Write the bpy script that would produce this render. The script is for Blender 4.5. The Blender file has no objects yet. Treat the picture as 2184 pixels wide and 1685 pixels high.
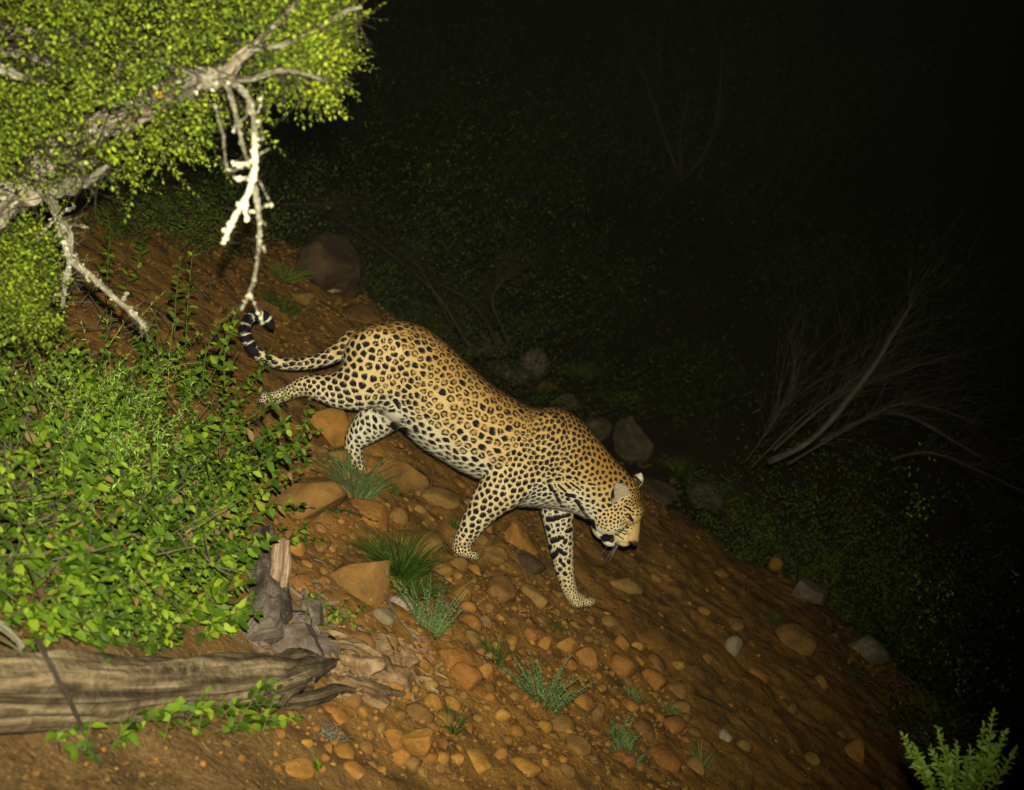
import bpy, math, random
import numpy as np
from mathutils import Vector, Matrix, kdtree

# ------------------------------------------------------------------ camera, night sky, flash
SC = bpy.context.scene
COL = SC.collection
PITCH = math.radians(12.0)
CAMZ = 1.55
cam_d = bpy.data.cameras.new('trail_camera'); cam = bpy.data.objects.new('trail_camera', cam_d); COL.objects.link(cam)
cam_d.sensor_width = 36.0; cam_d.angle = math.radians(45.0)
cam_d.clip_start = 0.02; cam_d.clip_end = 400.0
cam_d.dof.use_dof = True; cam_d.dof.focus_distance = 4.3; cam_d.dof.aperture_fstop = 3.4
cam.location = (0, 0, CAMZ); cam.rotation_euler = (math.radians(90) - PITCH, 0, 0)
SC.camera = cam

w = bpy.data.worlds.new('World'); SC.world = w; w.use_nodes = True
wn = w.node_tree; bg = wn.nodes['Background']
sky_n = wn.nodes.new('ShaderNodeTexSky'); sky_n.sky_type = 'NISHITA'; sky_n.sun_disc = False
sky_n.sun_elevation = math.radians(-4.0); sky_n.sun_rotation = math.radians(200)
wn.links.new(sky_n.outputs[0], bg.inputs[0]); bg.inputs[1].default_value = 0.15

# the trail camera's own flash, a small window just above its lens: the only lamp of this night picture
fl_d = bpy.data.lights.new('camera_flash', 'SPOT'); fl = bpy.data.objects.new('camera_flash', fl_d); COL.objects.link(fl)
FLASH_POWER = 1180.0
fl_d.energy = FLASH_POWER; fl_d.color = (1.0, 0.955, 0.76); fl_d.shadow_soft_size = 0.012
fl_d.spot_size = math.radians(72); fl_d.spot_blend = 1.0
FLASH = Vector((0.02, -0.01, CAMZ + 0.10)); fl.location = FLASH

SC.view_settings.view_transform = 'Standard'; SC.view_settings.look = 'None'
SC.view_settings.exposure = 0.0; SC.view_settings.gamma = 1.0; SC.view_settings.use_curve_mapping = False
SC.render.engine = 'CYCLES'
SC.cycles.max_bounces = 4; SC.cycles.diffuse_bounces = 2; SC.cycles.transparent_max_bounces = 4
SC.render.filter_size = 2.4

# ------------------------------------------------------------------ picture geometry (measured on a 2184 px wide copy)
FPX, CU, CV = 1092 / math.tan(math.radians(22.5)), 1092.0, 842.5
def ray(u, v):
    x = (u - CU) / FPX; y = (CV - v) / FPX
    c, s = math.cos(PITCH), math.sin(PITCH)
    return np.array([x, c + s * y, -s + c * y])
def at(u, v, Y):
    d = ray(u, v); return np.array([0, 0, CAMZ]) + d * (Y / d[1])
def proj(P):
    P = np.asarray(P, float); X = P[..., 0]; Yw = P[..., 1]; Z = P[..., 2] - CAMZ
    c, s = math.cos(PITCH), math.sin(PITCH)
    dep = Yw * c - Z * s; up = Yw * s + Z * c
    dep = np.where(np.abs(dep) < 1e-6, 1e-6, dep)
    return CU + FPX * X / dep, CV - FPX * up / dep, dep
def aim(obj, target):
    obj.rotation_euler = (Vector(target) - obj.location).to_track_quat('-Z', 'Y').to_euler()
aim(fl, at(770, 680, 4.7))

# ------------------------------------------------------------------ noise
_rt = np.random.RandomState(7).rand(256, 256)
def vnoise(x, y, seed=0):
    x = np.asarray(x, float) + seed * 17.31; y = np.asarray(y, float) + seed * 9.17
    xi = np.floor(x).astype(int); yi = np.floor(y).astype(int)
    fx = x - xi; fy = y - yi; fx = fx * fx * (3 - 2 * fx); fy = fy * fy * (3 - 2 * fy)
    a = _rt[xi & 255, yi & 255]; b = _rt[(xi + 1) & 255, yi & 255]
    c = _rt[xi & 255, (yi + 1) & 255]; d = _rt[(xi + 1) & 255, (yi + 1) & 255]
    return (a * (1 - fx) + b * fx) * (1 - fy) + (c * (1 - fx) + d * fx) * fy - 0.5
def fbm(x, y, o=4, seed=0):
    r = 0; a = 1.0
    for k in range(o):
        r = r + a * vnoise(x, y, seed + k * 3); x = x * 2.03; y = y * 2.03; a *= 0.5
    return r
def sstep(a, b, x):
    t = np.clip((x - a) / (b - a), 0, 1); return t * t * (3 - 2 * t)

# ------------------------------------------------------------------ terrain height
PLANE = (CAMZ - 2.0, -0.70, 0.06)
_fix = []      # (x, y, dz) small corrections so that the paws stand on the ground
def macro(x, y):
    x = np.asarray(x, float); y = np.asarray(y, float)
    z = PLANE[0] + PLANE[1] * x + PLANE[2] * y
    e = y - 7.95 + 0.7 * vnoise(x * .8, x * 0 + 3.3) + .45 * vnoise(x * 2.7, x * 0 + 5.1) + .25 * vnoise(x * 7, y * 2)          # far edge of the trail
    e2 = (x - 2.7 + 0.5 * vnoise(y * .8, y * 0 + 8.1) + .35 * vnoise(y * 2.6, x * 2.2)) * 1.4 # downhill edge of the trail
    t = np.logaddexp(e * 3, e2 * 3) / 3
    t = np.logaddexp(0, t * 3) / 3
    drop = 0.85 * t - 0.95 * np.logaddexp(0, (t - 2.2) * 1.6) / 1.6 * 1.0
    near = z - drop
    far = CAMZ - 4.4 - 0.16 * x + 0.42 * (y - 9) + 1.0 * fbm(x * .12, y * .12, 3, 5)
    far = np.where(x < 0, np.minimum(far, CAMZ + 6 + .2 * y), far)
    k = sstep(1.4, 5.0, t)
    z = near * (1 - k) + far * k
    # level out gently far below the frame and to the sides
    z = np.where(x > 6, np.maximum(z, CAMZ - 8.5 + 0.3 * (y - 9)), z)
    up = PLANE[0] + 0.7 * 4 + PLANE[2] * y + 0.25 * (-x - 4)
    z = np.where(x < -4, np.minimum(z, up + .3 * np.maximum(y - 9, 0)), z)
    return z
def ground(x, y):
    x = np.asarray(x, float); y = np.asarray(y, float)
    z = macro(x, y) + 0.05 * fbm(x * 1.7, y * 1.7, 3, 1) + 0.034 * fbm(x * 7, y * 7, 4, 2) - 0.034 * np.abs(vnoise(x * 9, y * 9, 6)) - .016 * np.abs(vnoise(x * 23, y * 23, 7))
    for (fx, fy, dz) in _fix:
        z = z + dz * np.exp(-((x - fx) ** 2 + (y - fy) ** 2) / (2 * 0.10 ** 2))
    return z
_ym = np.concatenate([np.linspace(1.2, 12, 500), np.geomspace(12.05, 90, 160)])
def ghit(u, v, lift=0.0):
    d = ray(u, v); t = _ym / d[1]
    g = (CAMZ + d[2] * t) - ground(d[0] * t, _ym) - lift
    i = np.argmax(g < 0) if (g < 0).any() else len(g) - 1
    i = max(i, 1)
    a = g[i - 1] / (g[i - 1] - g[i] + 1e-12); y = _ym[i - 1] + (_ym[i] - _ym[i - 1]) * min(max(a, 0), 1)
    tt = y / d[1]; x = d[0] * tt
    return np.array([x, y, float(ground(x, y))])
def gnormal(x, y, e=0.05):
    n = np.array([-(ground(x + e, y) - ground(x - e, y)) / (2 * e), -(ground(x, y + e) - ground(x, y - e)) / (2 * e), 1.0])
    return n / np.linalg.norm(n)

# paw contacts: picture position of the sole and depth
PAWS = {'nh': (568, 862, 4.64), 'nf': (990, 1190, 4.62), 'fh': (788, 1052, 4.86), 'ff': (1238, 1299, 4.80)}
for k_, (pu, pv, pY) in PAWS.items():
    p_ = at(pu, pv, pY); _fix.append((p_[0], p_[1], 0.0))
for _ in range(3):
    new = []
    for (fx, fy, dz), (pu, pv, pY) in zip(list(_fix), PAWS.values()):
        new.append((fx, fy, dz + at(pu, pv, pY)[2] - float(ground(fx, fy))))
    _fix[:] = new

# ------------------------------------------------------------------ mesh helpers
def link(o, parent=None):
    COL.objects.link(o)
    if parent is not None:
        o.parent = parent
        p = parent
        o.matrix_parent_inverse = world_mat(parent).inverted()
    return o
def world_mat(o):
    m = o.matrix_basis.copy()
    while o.parent is not None:
        m = o.parent.matrix_basis @ o.matrix_parent_inverse @ m if False else (o.parent.matrix_basis @ o.matrix_parent_inverse @ m)
        o = o.parent
    return m
def np_mesh(name, V, faces, mats=(), smooth=True, uv=None):
    """faces: list of int arrays (n,3) or (n,4)"""
    me = bpy.data.meshes.new(name)
    V = np.ascontiguousarray(V, dtype=np.float32)
    faces = [np.asarray(f, dtype=np.int32) for f in faces if len(f)]
    me.vertices.add(len(V)); me.vertices.foreach_set('co', V.ravel())
    nl = sum(f.size for f in faces); npoly = sum(len(f) for f in faces)
    me.loops.add(nl); me.polygons.add(npoly)
    li = np.concatenate([f.ravel() for f in faces])
    tot = np.concatenate([np.full(len(f), f.shape[1], dtype=np.int32) for f in faces])
    st = np.concatenate([[0], np.cumsum(tot)[:-1]]).astype(np.int32)
    me.loops.foreach_set('vertex_index', li); me.polygons.foreach_set('loop_start', st)
    me.polygons.foreach_set('use_smooth', np.full(npoly, bool(smooth)))
    if uv is not None:
        ul = me.uv_layers.new(name='UVMap'); ul.data.foreach_set('uv', np.asarray(uv, np.float32)[li].ravel())
    me.update(calc_edges=True)
    for m in mats: me.materials.append(m)
    return me
def mobj(name, me, parent=None, kind=None):
    o = bpy.data.objects.new(name, me); link(o, parent)
    if kind: o['kind'] = kind
    return o
def tag(o, label, cat, group=None, kind=None):
    o['label'] = label
    if cat: o['category'] = cat
    if group: o['group'] = group
    if kind: o['kind'] = kind
    return o
def thing(name, loc, label, cat, group=None):
    o = bpy.data.objects.new(name, None); COL.objects.link(o); o.empty_display_size = 0.1
    o.location = Vector([float(c) for c in loc]); return tag(o, label, cat, group)
class Bag:
    def __init__(s): s.V = []; s.F = {3: [], 4: []}; s.UV = []; s.n = 0
    def add(s, V, faces, uv=None):
        V = np.asarray(V, float)
        for f in faces:
            f = np.asarray(f, int)
            if len(f): s.F[f.shape[1]].append(f + s.n)
        s.V.append(V); s.UV.append(np.zeros((len(V), 2)) if uv is None else np.asarray(uv)); s.n += len(V)
    def mesh(s, name, mats, smooth=True):
        return np_mesh(name, np.concatenate(s.V), [np.concatenate(f) for f in s.F.values() if f], mats, smooth, np.concatenate(s.UV))
def crom(P, n):
    """Catmull-Rom resampling of rows of P to n rows"""
    P = np.asarray(P, float); m = len(P)
    if m < 3:
        t = np.linspace(0, 1, n)[:, None]; return P[0] * (1 - t) + P[-1] * t
    t = np.linspace(0, m - 1, n); i = np.minimum(t.astype(int), m - 2); f = (t - i)[:, None]
    g = lambda k: P[np.clip(k, 0, m - 1)]
    a, b, c, d = g(i - 1), g(i), g(i + 1), g(i + 2)
    return 0.5 * ((2 * b) + (c - a) * f + (2 * a - 5 * b + 4 * c - d) * f ** 2 + (-a + 3 * b - 3 * c + d) * f ** 3)
def tube(P, R, sides=8, rough=0.0, rs=30.0, seed=0, R2=None, ref=(0, 1, 0), cap=True):
    """P (n,3) path, R (n) radii; R2: radii along the reference axis. returns V, faces, uv"""
    P = np.asarray(P, float); R = np.asarray(R, float); n = len(P); R2 = R if R2 is None else np.asarray(R2, float)
    T = np.gradient(P, axis=0); T /= np.linalg.norm(T, axis=1)[:, None] + 1e-9
    ref = np.asarray(ref, float)
    A = np.cross(T, ref); bad = np.linalg.norm(A, axis=1) < 0.15
    A[bad] = np.cross(T[bad], np.array([0.3, 0.2, 1.0])); A /= np.linalg.norm(A, axis=1)[:, None] + 1e-9
    B = np.cross(A, T)
    th = np.arange(sides) / sides * 2 * math.pi
    ds = np.concatenate([[0], np.cumsum(np.linalg.norm(np.diff(P, axis=0), axis=1))])
    C, S = np.cos(th)[None, :, None], np.sin(th)[None, :, None]
    k = np.ones((n, sides))
    if rough:
        k += rough * 2 * fbm(ds[:, None] * rs + 5 * np.cos(th)[None], 2.2 * np.sin(th)[None] + ds[:, None] * rs * .6, 3, seed)
    V = P[:, None] + (A[:, None] * C * R[:, None, None] + B[:, None] * S * R2[:, None, None]) * k[:, :, None]
    uv = np.stack([np.broadcast_to(ds[:, None], (n, sides)), np.broadcast_to(th[None] / 6.2832, (n, sides))], -1).reshape(-1, 2)
    V = V.reshape(-1, 3)
    i = np.arange(n - 1)[:, None] * sides; j = np.arange(sides)[None]; j2 = (j + 1) % sides
    F = np.stack([i + j, i + j2, i + sides + j2, i + sides + j], -1).reshape(-1, 4)
    faces = [F]
    if cap:
        V = np.concatenate([V, P[:1] - T[:1] * R[0] * .4, P[-1:] + T[-1:] * R[-1] * .4]); uv = np.concatenate([uv, [[0, 0]], [[ds[-1], 0]]])
        a0, a1 = n * sides, n * sides + 1; jj = np.arange(sides); jn = (jj + 1) % sides
        faces.append(np.stack([jn, jj, np.full(sides, a0)], -1)); faces.append(np.stack([jj + (n - 1) * sides, jn + (n - 1) * sides, np.full(sides, a1)], -1))
    return V, faces, uv

# ------------------------------------------------------------------ node helpers
def mat(name, rough=0.9, spec=0.25):
    m = bpy.data.materials.new(name); m.use_nodes = True
    b = m.node_tree.nodes['Principled BSDF']; b.inputs['Roughness'].default_value = rough
    b.inputs['Specular IOR Level'].default_value = spec
    return m, m.node_tree, b
def nd(t, typ, **kw):
    n = t.nodes.new(typ)
    for k, v in kw.items(): setattr(n, k, v)
    return n
def noise(t, vec, scale, detail=4, rough=0.6, mapscale=None):
    n = nd(t, 'ShaderNodeTexNoise'); n.inputs['Scale'].default_value = scale; n.inputs['Detail'].default_value = detail; n.inputs['Roughness'].default_value = rough
    if mapscale:
        mp = nd(t, 'ShaderNodeMapping'); mp.inputs['Scale'].default_value = mapscale; t.links.new(vec, mp.inputs[0]); vec = mp.outputs[0]
    t.links.new(vec, n.inputs['Vector']); return n.outputs['Fac']
def ramp(t, fac, stops, interp='LINEAR'):
    r = nd(t, 'ShaderNodeValToRGB'); r.color_ramp.interpolation = interp
    while len(r.color_ramp.elements) < len(stops): r.color_ramp.elements.new(0.5)
    for e, (p, c) in zip(r.color_ramp.elements, stops):
        e.position = p; e.color = (c[0], c[1], c[2], 1) if hasattr(c, '__len__') else (c, c, c, 1)
    t.links.new(fac, r.inputs[0]); return r.outputs[0]
def mix(t, fac, a, b, mode='MIX'):
    n = nd(t, 'ShaderNodeMix', data_type='RGBA', blend_type=mode)
    for s, x in ((n.inputs[0], fac), (n.inputs[6], a), (n.inputs[7], b)):
        if isinstance(x, (int, float)): s.default_value = x
        elif isinstance(x, tuple): s.default_value = (*x, 1)
        else: t.links.new(x, s)
    return n.outputs[2]
def mth(t, op, a, b=0.0, clamp=False):
    n = nd(t, 'ShaderNodeMath', operation=op, use_clamp=clamp)
    for s, x in ((n.inputs[0], a), (n.inputs[1], b)):
        if isinstance(x, (int, float)): s.default_value = x
        else: t.links.new(x, s)
    return n.outputs[0]
def bump(t, b, h, strength=0.5, dist=0.01):
    n = nd(t, 'ShaderNodeBump'); n.inputs['Strength'].default_value = strength; n.inputs['Distance'].default_value = dist
    t.links.new(h, n.inputs['Height']); t.links.new(n.outputs[0], b.inputs['Normal'])
def coords(t, kind='Object'):
    return nd(t, 'ShaderNodeTexCoord').outputs[kind]
def worldpos(t): return nd(t, 'ShaderNodeNewGeometry').outputs['Position']
def randval(t):
    """one random per piece: the object's and, inside a joined mesh, the island's"""
    oi = nd(t, 'ShaderNodeObjectInfo').outputs['Random']; ri = nd(t, 'ShaderNodeNewGeometry').outputs['Random Per Island']
    return mth(t, 'FRACT', mth(t, 'ADD', oi, ri))
def base(t, b, c): t.links.new(c, b.inputs['Base Color'])
# ------------------------------------------------------------------ materials
def m_ground():
    m, t, b = mat('red_earth', 0.95, 0.15); p = worldpos(t)
    n1 = noise(t, p, 2.6, 7, .68); n2 = noise(t, p, 14, 6, .7); n3 = noise(t, p, 70, 4, .7)
    c = ramp(t, n1, [(.30, (.13, .070, .018)), (.47, (.21, .103, .021)), (.58, (.28, .130, .024)), (.72, (.185, .100, .026))])
    c = mix(t, mth(t, 'MULTIPLY', ramp(t, n2, [(.46, 0.0), (.58, 1.0)]), .85), c, (.30, .145, .030))
    c = mix(t, mth(t, 'MULTIPLY', ramp(t, n2, [(.36, 1.0), (.48, 0.0)]), .8), c, (.085, .048, .018))
    # scattered litter of dry bits and little chips of stone
    v = nd(t, 'ShaderNodeTexVoronoi'); v.inputs['Scale'].default_value = 46; t.links.new(p, v.inputs['Vector'])
    chip = ramp(t, v.outputs['Distance'], [(.16, 1.0), (.30, 0.0)])
    sc_ = nd(t, 'ShaderNodeSeparateColor'); t.links.new(v.outputs['Color'], sc_.inputs[0]); sel = sc_.outputs[0]
    c = mix(t, mth(t, 'MULTIPLY', mth(t, 'MULTIPLY', chip, mth(t, 'GREATER_THAN', sel, .62)), .5), c, (.24, .135, .05))
    c = mix(t, mth(t, 'MULTIPLY', ramp(t, n3, [(.50, 0.0), (.66, 1.0)]), .45), c, (.075, .045, .02))
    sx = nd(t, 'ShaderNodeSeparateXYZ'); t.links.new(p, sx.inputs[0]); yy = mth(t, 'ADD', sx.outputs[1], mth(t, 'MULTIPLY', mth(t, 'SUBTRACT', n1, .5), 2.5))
    c = mix(t, mth(t, 'MULTIPLY', mth(t, 'SUBTRACT', yy, 8.0), .8, True), c, mix(t, n2, (.016, .013, .006), (.060, .042, .018)))   # fading of the flash beyond the trail, put into the earth colour
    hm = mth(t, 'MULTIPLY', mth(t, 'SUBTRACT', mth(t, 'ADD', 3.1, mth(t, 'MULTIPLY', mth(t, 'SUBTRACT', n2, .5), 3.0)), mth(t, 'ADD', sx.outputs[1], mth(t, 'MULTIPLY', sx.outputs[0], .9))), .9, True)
    c = mix(t, mth(t, 'MULTIPLY', hm, .8), c, mix(t, ramp(t, n3, [(.4, 0.0), (.6, 1.0)]), (.055, .036, .016), (.15, .092, .036)))   # weaker flash round the log and the bush, painted as darker earth
    base(t, b, c)
    h = mth(t, 'ADD', mth(t, 'ADD', mth(t, 'MULTIPLY', n2, 1.0), mth(t, 'MULTIPLY', n3, .35)), mth(t, 'MULTIPLY', n1, .5))
    bump(t, b, h, .9, .02); return m
def m_rock(name, cols, speck=(.36, .33, .25), sp=0.35, sc=1.0):
    m, t, b = mat(name, 0.93, 0.2); p = coords(t)
    oi = nd(t, 'ShaderNodeObjectInfo'); off = nd(t, 'ShaderNodeVectorMath', operation='ADD'); t.links.new(worldpos(t), off.inputs[0]); t.links.new(oi.outputs['Location'], off.inputs[1]); p = off.outputs[0]
    n1 = noise(t, p, 9 * sc, 6, .65); n2 = noise(t, p, 38 * sc, 5, .7)
    c = ramp(t, n1, [(.32, cols[0]), (.5, cols[1]), (.68, cols[2])])
    r = randval(t)
    hs = nd(t, 'ShaderNodeHueSaturation'); t.links.new(c, hs.inputs['Color'])
    t.links.new(mth(t, 'ADD', mth(t, 'MULTIPLY', r, .30), .83), hs.inputs['Value']); t.links.new(mth(t, 'ADD', mth(t, 'MULTIPLY', r, .020), .490), hs.inputs['Hue'])
    c = hs.outputs[0]
    c = mix(t, mth(t, 'MULTIPLY', ramp(t, n2, [(.56, 0.0), (.66, 1.0)]), sp), c, speck)
    c = mix(t, mth(t, 'MULTIPLY', ramp(t, n2, [(.32, 1.0), (.44, 0.0)]), .5), c, (.07, .04, .02))
    base(t, b, c); bump(t, b, mth(t, 'ADD', n1, mth(t, 'MULTIPLY', n2, .4)), .8, .015); return m
def m_leaf(name, dark, mid, light, rough=.55, trans=.25, spec=.35, dead=0.0):
    m, t, b = mat(name, rough, spec); r = randval(t); p = worldpos(t)
    n = noise(t, p, 5, 3, .6)
    f = mth(t, 'ADD', mth(t, 'MULTIPLY', r, .75), mth(t, 'MULTIPLY', mth(t, 'SUBTRACT', n, .5), 1.0), True)
    c = ramp(t, f, [(.08, dark), (.45, mid), (.92, light)])
    if dead: c = mix(t, mth(t, 'GREATER_THAN', mth(t, 'FRACT', mth(t, 'MULTIPLY', r, 37.7)), 1 - dead), c, (.21, .135, .04))
    base(t, b, c)
    tr = nd(t, 'ShaderNodeBsdfTranslucent'); t.links.new(c, tr.inputs[0])
    mx = nd(t, 'ShaderNodeMixShader'); mx.inputs[0].default_value = trans
    t.links.new(b.outputs[0], mx.inputs[1]); t.links.new(tr.outputs[0], mx.inputs[2]); t.links.new(mx.outputs[0], t.nodes['Material Output'].inputs[0])
    return m
def m_bark(name, a, bcol, c3, lichen=None, lf=.5, sc=1.0):
    m, t, b = mat(name, .95, .15); uv = coords(t, 'UV'); p = worldpos(t)
    g = noise(t, uv, 1, 6, .65, (9 * sc, 26, 1)); n = noise(t, p, 22, 5, .7)
    c = ramp(t, g, [(.32, a), (.52, bcol), (.70, c3)])
    c = mix(t, ramp(t, n, [(.42, 0.0), (.7, .7)]), c, c3)
    if lichen:
        n3 = noise(t, p, 30, 5, .75); c = mix(t, ramp(t, n3, [(lf, 0.0), (lf + .07, 1.0)]), c, lichen)
    g2 = noise(t, uv, 1, 4, .6, (2.2 * sc, 7, 1)); c = mix(t, ramp(t, g2, [(.40, 0.75), (.50, 0.0)]), c, tuple(q * .55 for q in a))
    base(t, b, c); bump(t, b, mth(t, 'ADD', mth(t, 'ADD', mth(t, 'MULTIPLY', g, .9), n), g2), 1.0, .016); return m
def m_plain(name, col, rough=.8, spec=.3, var=.3):
    m, t, b = mat(name, rough, spec); n = noise(t, worldpos(t), 60, 3)
    base(t, b, mix(t, n, tuple(c * (1 - var) for c in col), tuple(min(c * (1 + var), 1) for c in col))); return m

M_GROUND = m_ground()
M_ORANGE = m_rock('orange_sandstone', [(.16, .072, .013), (.26, .116, .020), (.32, .152, .033)], speck=(.36, .23, .10), sp=.4)
M_BROWN = m_rock('brown_sandstone', [(.12, .064, .018), (.195, .100, .024), (.25, .130, .034)], speck=(.26, .18, .09))
M_GREY = m_rock('grey_weathered_stone', [(.10, .075, .040), (.17, .128, .070), (.25, .195, .12)], speck=(.30, .27, .20))
M_DARK = m_rock('dark_brown_boulder', [(.045, .028, .013), (.075, .045, .02), (.11, .065, .03)], speck=(.12, .09, .05))
M_PALE = m_rock('pale_stone', [(.18, .13, .075), (.27, .20, .13), (.38, .31, .22)], speck=(.55, .5, .42))
M_BUSH = m_leaf('bush_leaf', (.032, .066, .004), (.100, .178, .009), (.28, .36, .020), trans=.28, spec=.15, dead=.03)
M_TREE = m_leaf('small_tree_leaf', (.060, .10, .005), (.155, .215, .009), (.33, .36, .017), trans=.2, spec=.12)
M_HERB = m_leaf('grey_green_herb', (.06, .10, .030), (.13, .20, .065), (.24, .32, .13), .8, .2, .1)
M_GRASS = m_leaf('grass_blade', (.02, .045, .004), (.042, .08, .008), (.09, .13, .016), .7, .2, .15)
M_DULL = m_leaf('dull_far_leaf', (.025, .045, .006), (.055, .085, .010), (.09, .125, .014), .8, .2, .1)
M_LIME = m_leaf('lime_shoot', (.22, .38, .04), (.40, .60, .09), (.55, .72, .15), .6, .3, .2)
M_BARKG = m_bark('grey_bark', (.16, .12, .07), (.33, .26, .165), (.48, .41, .29), (.52, .49, .35), .52)
M_LICHEN = m_bark('lichened_bark', (.13, .105, .06), (.28, .24, .15), (.44, .40, .27), (.56, .52, .36), .48)
M_LICHENW = m_plain('white_lichen', (.46, .42, .28), .95, .1, .15)
M_LOG = m_bark('weathered_log', (.034, .022, .011), (.15, .105, .052), (.34, .255, .145), (.15, .14, .08), .60, .42)
M_STUMP = m_bark('grey_rotten_wood', (.06, .045, .032), (.15, .115, .082), (.25, .20, .15), (.21, .19, .15), .60)
M_PALEW = m_bark('pale_split_wood', (.20, .12, .06), (.42, .28, .16), (.62, .47, .32))
M_TANW = m_bark('tan_root_wood', (.12, .065, .028), (.30, .18, .08), (.50, .35, .20))
M_DEAD = m_bark('dead_brush_wood', (.05, .036, .022), (.09, .068, .042), (.15, .115, .075))
M_STICK = m_bark('dry_stick', (.20, .14, .085), (.33, .25, .16), (.48, .40, .29))
M_STEM = m_plain('green_stem', (.10, .10, .03), .8)
M_BRUSH = m_bark('pale_brushwood', (.09, .07, .05), (.17, .14, .10), (.28, .24, .18))
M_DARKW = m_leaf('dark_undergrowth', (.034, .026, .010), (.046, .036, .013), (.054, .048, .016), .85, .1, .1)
M_LITTER = m_plain('dry_litter', (.17, .115, .06), .9, .1, .5)
M_WOODCHUNK = m_rock('weathered_wood_chunk', [(.07, .05, .036), (.135, .10, .072), (.20, .16, .12)], speck=(.24, .2, .15), sp=.4, sc=2.2)
M_CHIP = m_rock('wood_chip', [(.10, .055, .022), (.19, .11, .05), (.34, .23, .12)], speck=(.42, .32, .2), sp=.2, sc=2)
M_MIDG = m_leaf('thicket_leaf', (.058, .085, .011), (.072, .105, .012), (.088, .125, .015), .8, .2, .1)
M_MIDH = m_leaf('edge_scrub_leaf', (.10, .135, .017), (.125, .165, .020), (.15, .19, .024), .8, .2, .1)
# ------------------------------------------------------------------ ground sheet
def axis(lo, hi, step, far, ratio=1.09):
    mid = np.arange(lo, hi + 1e-6, step); up = []; s = step; x = hi
    while x < far: s *= ratio; x += s; up.append(x)
    dn = []; s = step; x = lo
    while x > -far: s *= ratio; x -= s; dn.append(x)
    return np.array(dn[::-1] + list(mid) + up)
xs = axis(-3.2, 3.4, 0.022, 90); ys = axis(1.2, 9.0, 0.024, 90)
ys = ys[ys > -12]
GX, GY = np.meshgrid(xs, ys)
GZ = ground(GX, GY)
nx, ny = len(xs), len(ys)
i_ = np.arange(ny - 1)[:, None] * nx; j_ = np.arange(nx - 1)[None]
gf = np.stack([i_ + j_, i_ + j_ + 1, i_ + nx + j_ + 1, i_ + nx + j_], -1).reshape(-1, 4)
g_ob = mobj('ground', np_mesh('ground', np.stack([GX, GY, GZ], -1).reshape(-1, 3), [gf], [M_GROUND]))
tag(g_ob, 'reddish brown earth slope with the game trail running down it', None, kind='structure')
# ------------------------------------------------------------------ leopard
LY = 4.72                       # depth of the animal's mid plane
MPP = LY / FPX * 1.0            # metres per picture unit there
def lp(u, v, dy=0.0): return at(u, v, LY + dy)
_axis = []                      # samples of the limb axes: point, radius, region
REG = {'torso': 0, 'nh': 1, 'fh': 2, 'nf': 3, 'ff': 4, 'head': 5, 'tail': 6}
body_bag = Bag()
def limb(region, rows, n=24, sides=20, squash=1.0):
    """rows: (u, v, dy, r) or (u, v, dy, r, r_depth) in picture units; dy in metres"""
    rows = [tuple(r) + ((r[3] * squash,) if len(r) == 4 else ()) for r in rows]
    P = np.array([lp(u, v, dy) for u, v, dy, r, q in rows]); R = np.array([[(r + 1.6) * MPP, (q + 1.6) * MPP] for *_, r, q in rows])
    Q = crom(np.concatenate([P, R], 1), n)
    V, F, uv = tube(Q[:, :3], Q[:, 3], sides, R2=Q[:, 4], ref=(0, 1, 0), cap=True); body_bag.add(V, F)
    for q in Q: _axis.append((q[0], q[1], q[2], (q[3] + q[4]) / 2, REG[region]))
    for q in (Q[0], Q[-1]): blob(region, q[:3], (q[3], q[4], q[3]), world=True)
def blob(region, c, r, rot=0.0, dy=0.0, world=False):
    if not world:
        c = lp(c[0], c[1], dy); r = [(k + .8) * MPP for k in r]
    a = np.linspace(0, math.pi, 13)[1:-1]; b = np.arange(20) / 20 * 2 * math.pi
    X = np.sin(a)[:, None] * np.cos(b); Z = np.cos(a)[:, None] + 0 * b; Yy = np.sin(a)[:, None] * np.sin(b)
    V = np.stack([X, Yy, Z], -1).reshape(-1, 3); V = np.concatenate([V, [[0, 0, 1], [0, 0, -1]]])
    V = V * np.array([r[0], r[1], r[2]])
    ca, sa = math.cos(-rot), math.sin(-rot)
    V = np.stack([V[:, 0] * ca - V[:, 2] * sa, V[:, 1], V[:, 0] * sa + V[:, 2] * ca], -1) + c
    i = np.arange(10)[:, None] * 20; j = np.arange(20)[None]; j2 = (j + 1) % 20
    F = np.stack([i + j, i + 20 + j, i + 20 + j2, i + j2], -1).reshape(-1, 4); jj = np.arange(20); jn = (jj + 1) % 20
    body_bag.add(V, [F, np.stack([jn, np.full(20, 220), jj], -1), np.stack([jj + 200, np.full(20, 221), jn + 200], -1)])
    _axis.append((c[0], c[1], c[2], sum(r) / 3, REG[region]))

# torso: top edge, bottom edge, half width (m)
TORSO = [((752, 706), (742, 742), .045), ((776, 693), (748, 790), .090), ((812, 685), (775, 848), .120), ((858, 685), (815, 880), .135),
         ((905, 699), (852, 908), .138), ((953, 734), (895, 948), .145), ((1003, 781), (945, 980), .150), ((1053, 824), (992, 1006), .152),
         ((1098, 852), (1037, 1026), .150), ((1142, 873), (1066, 1058), .145), ((1192, 871), (1100, 1076), .142), ((1243, 900), (1158, 1080), .130),
         ((1283, 946), (1208, 1088), .112), ((1315, 985), (1238, 1098), .098), ((1340, 1010), (1262, 1112), .090), ((1352, 1040), (1284, 1122), .080)]
rows = []
for (a, b, hw) in TORSO:
    pa, pb = lp(*a), lp(*b); rows.append(np.concatenate([pa, pb, [hw]]))
TQ = crom(rows, 70)
th = np.arange(40) / 40 * 2 * math.pi
tv = []
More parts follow.
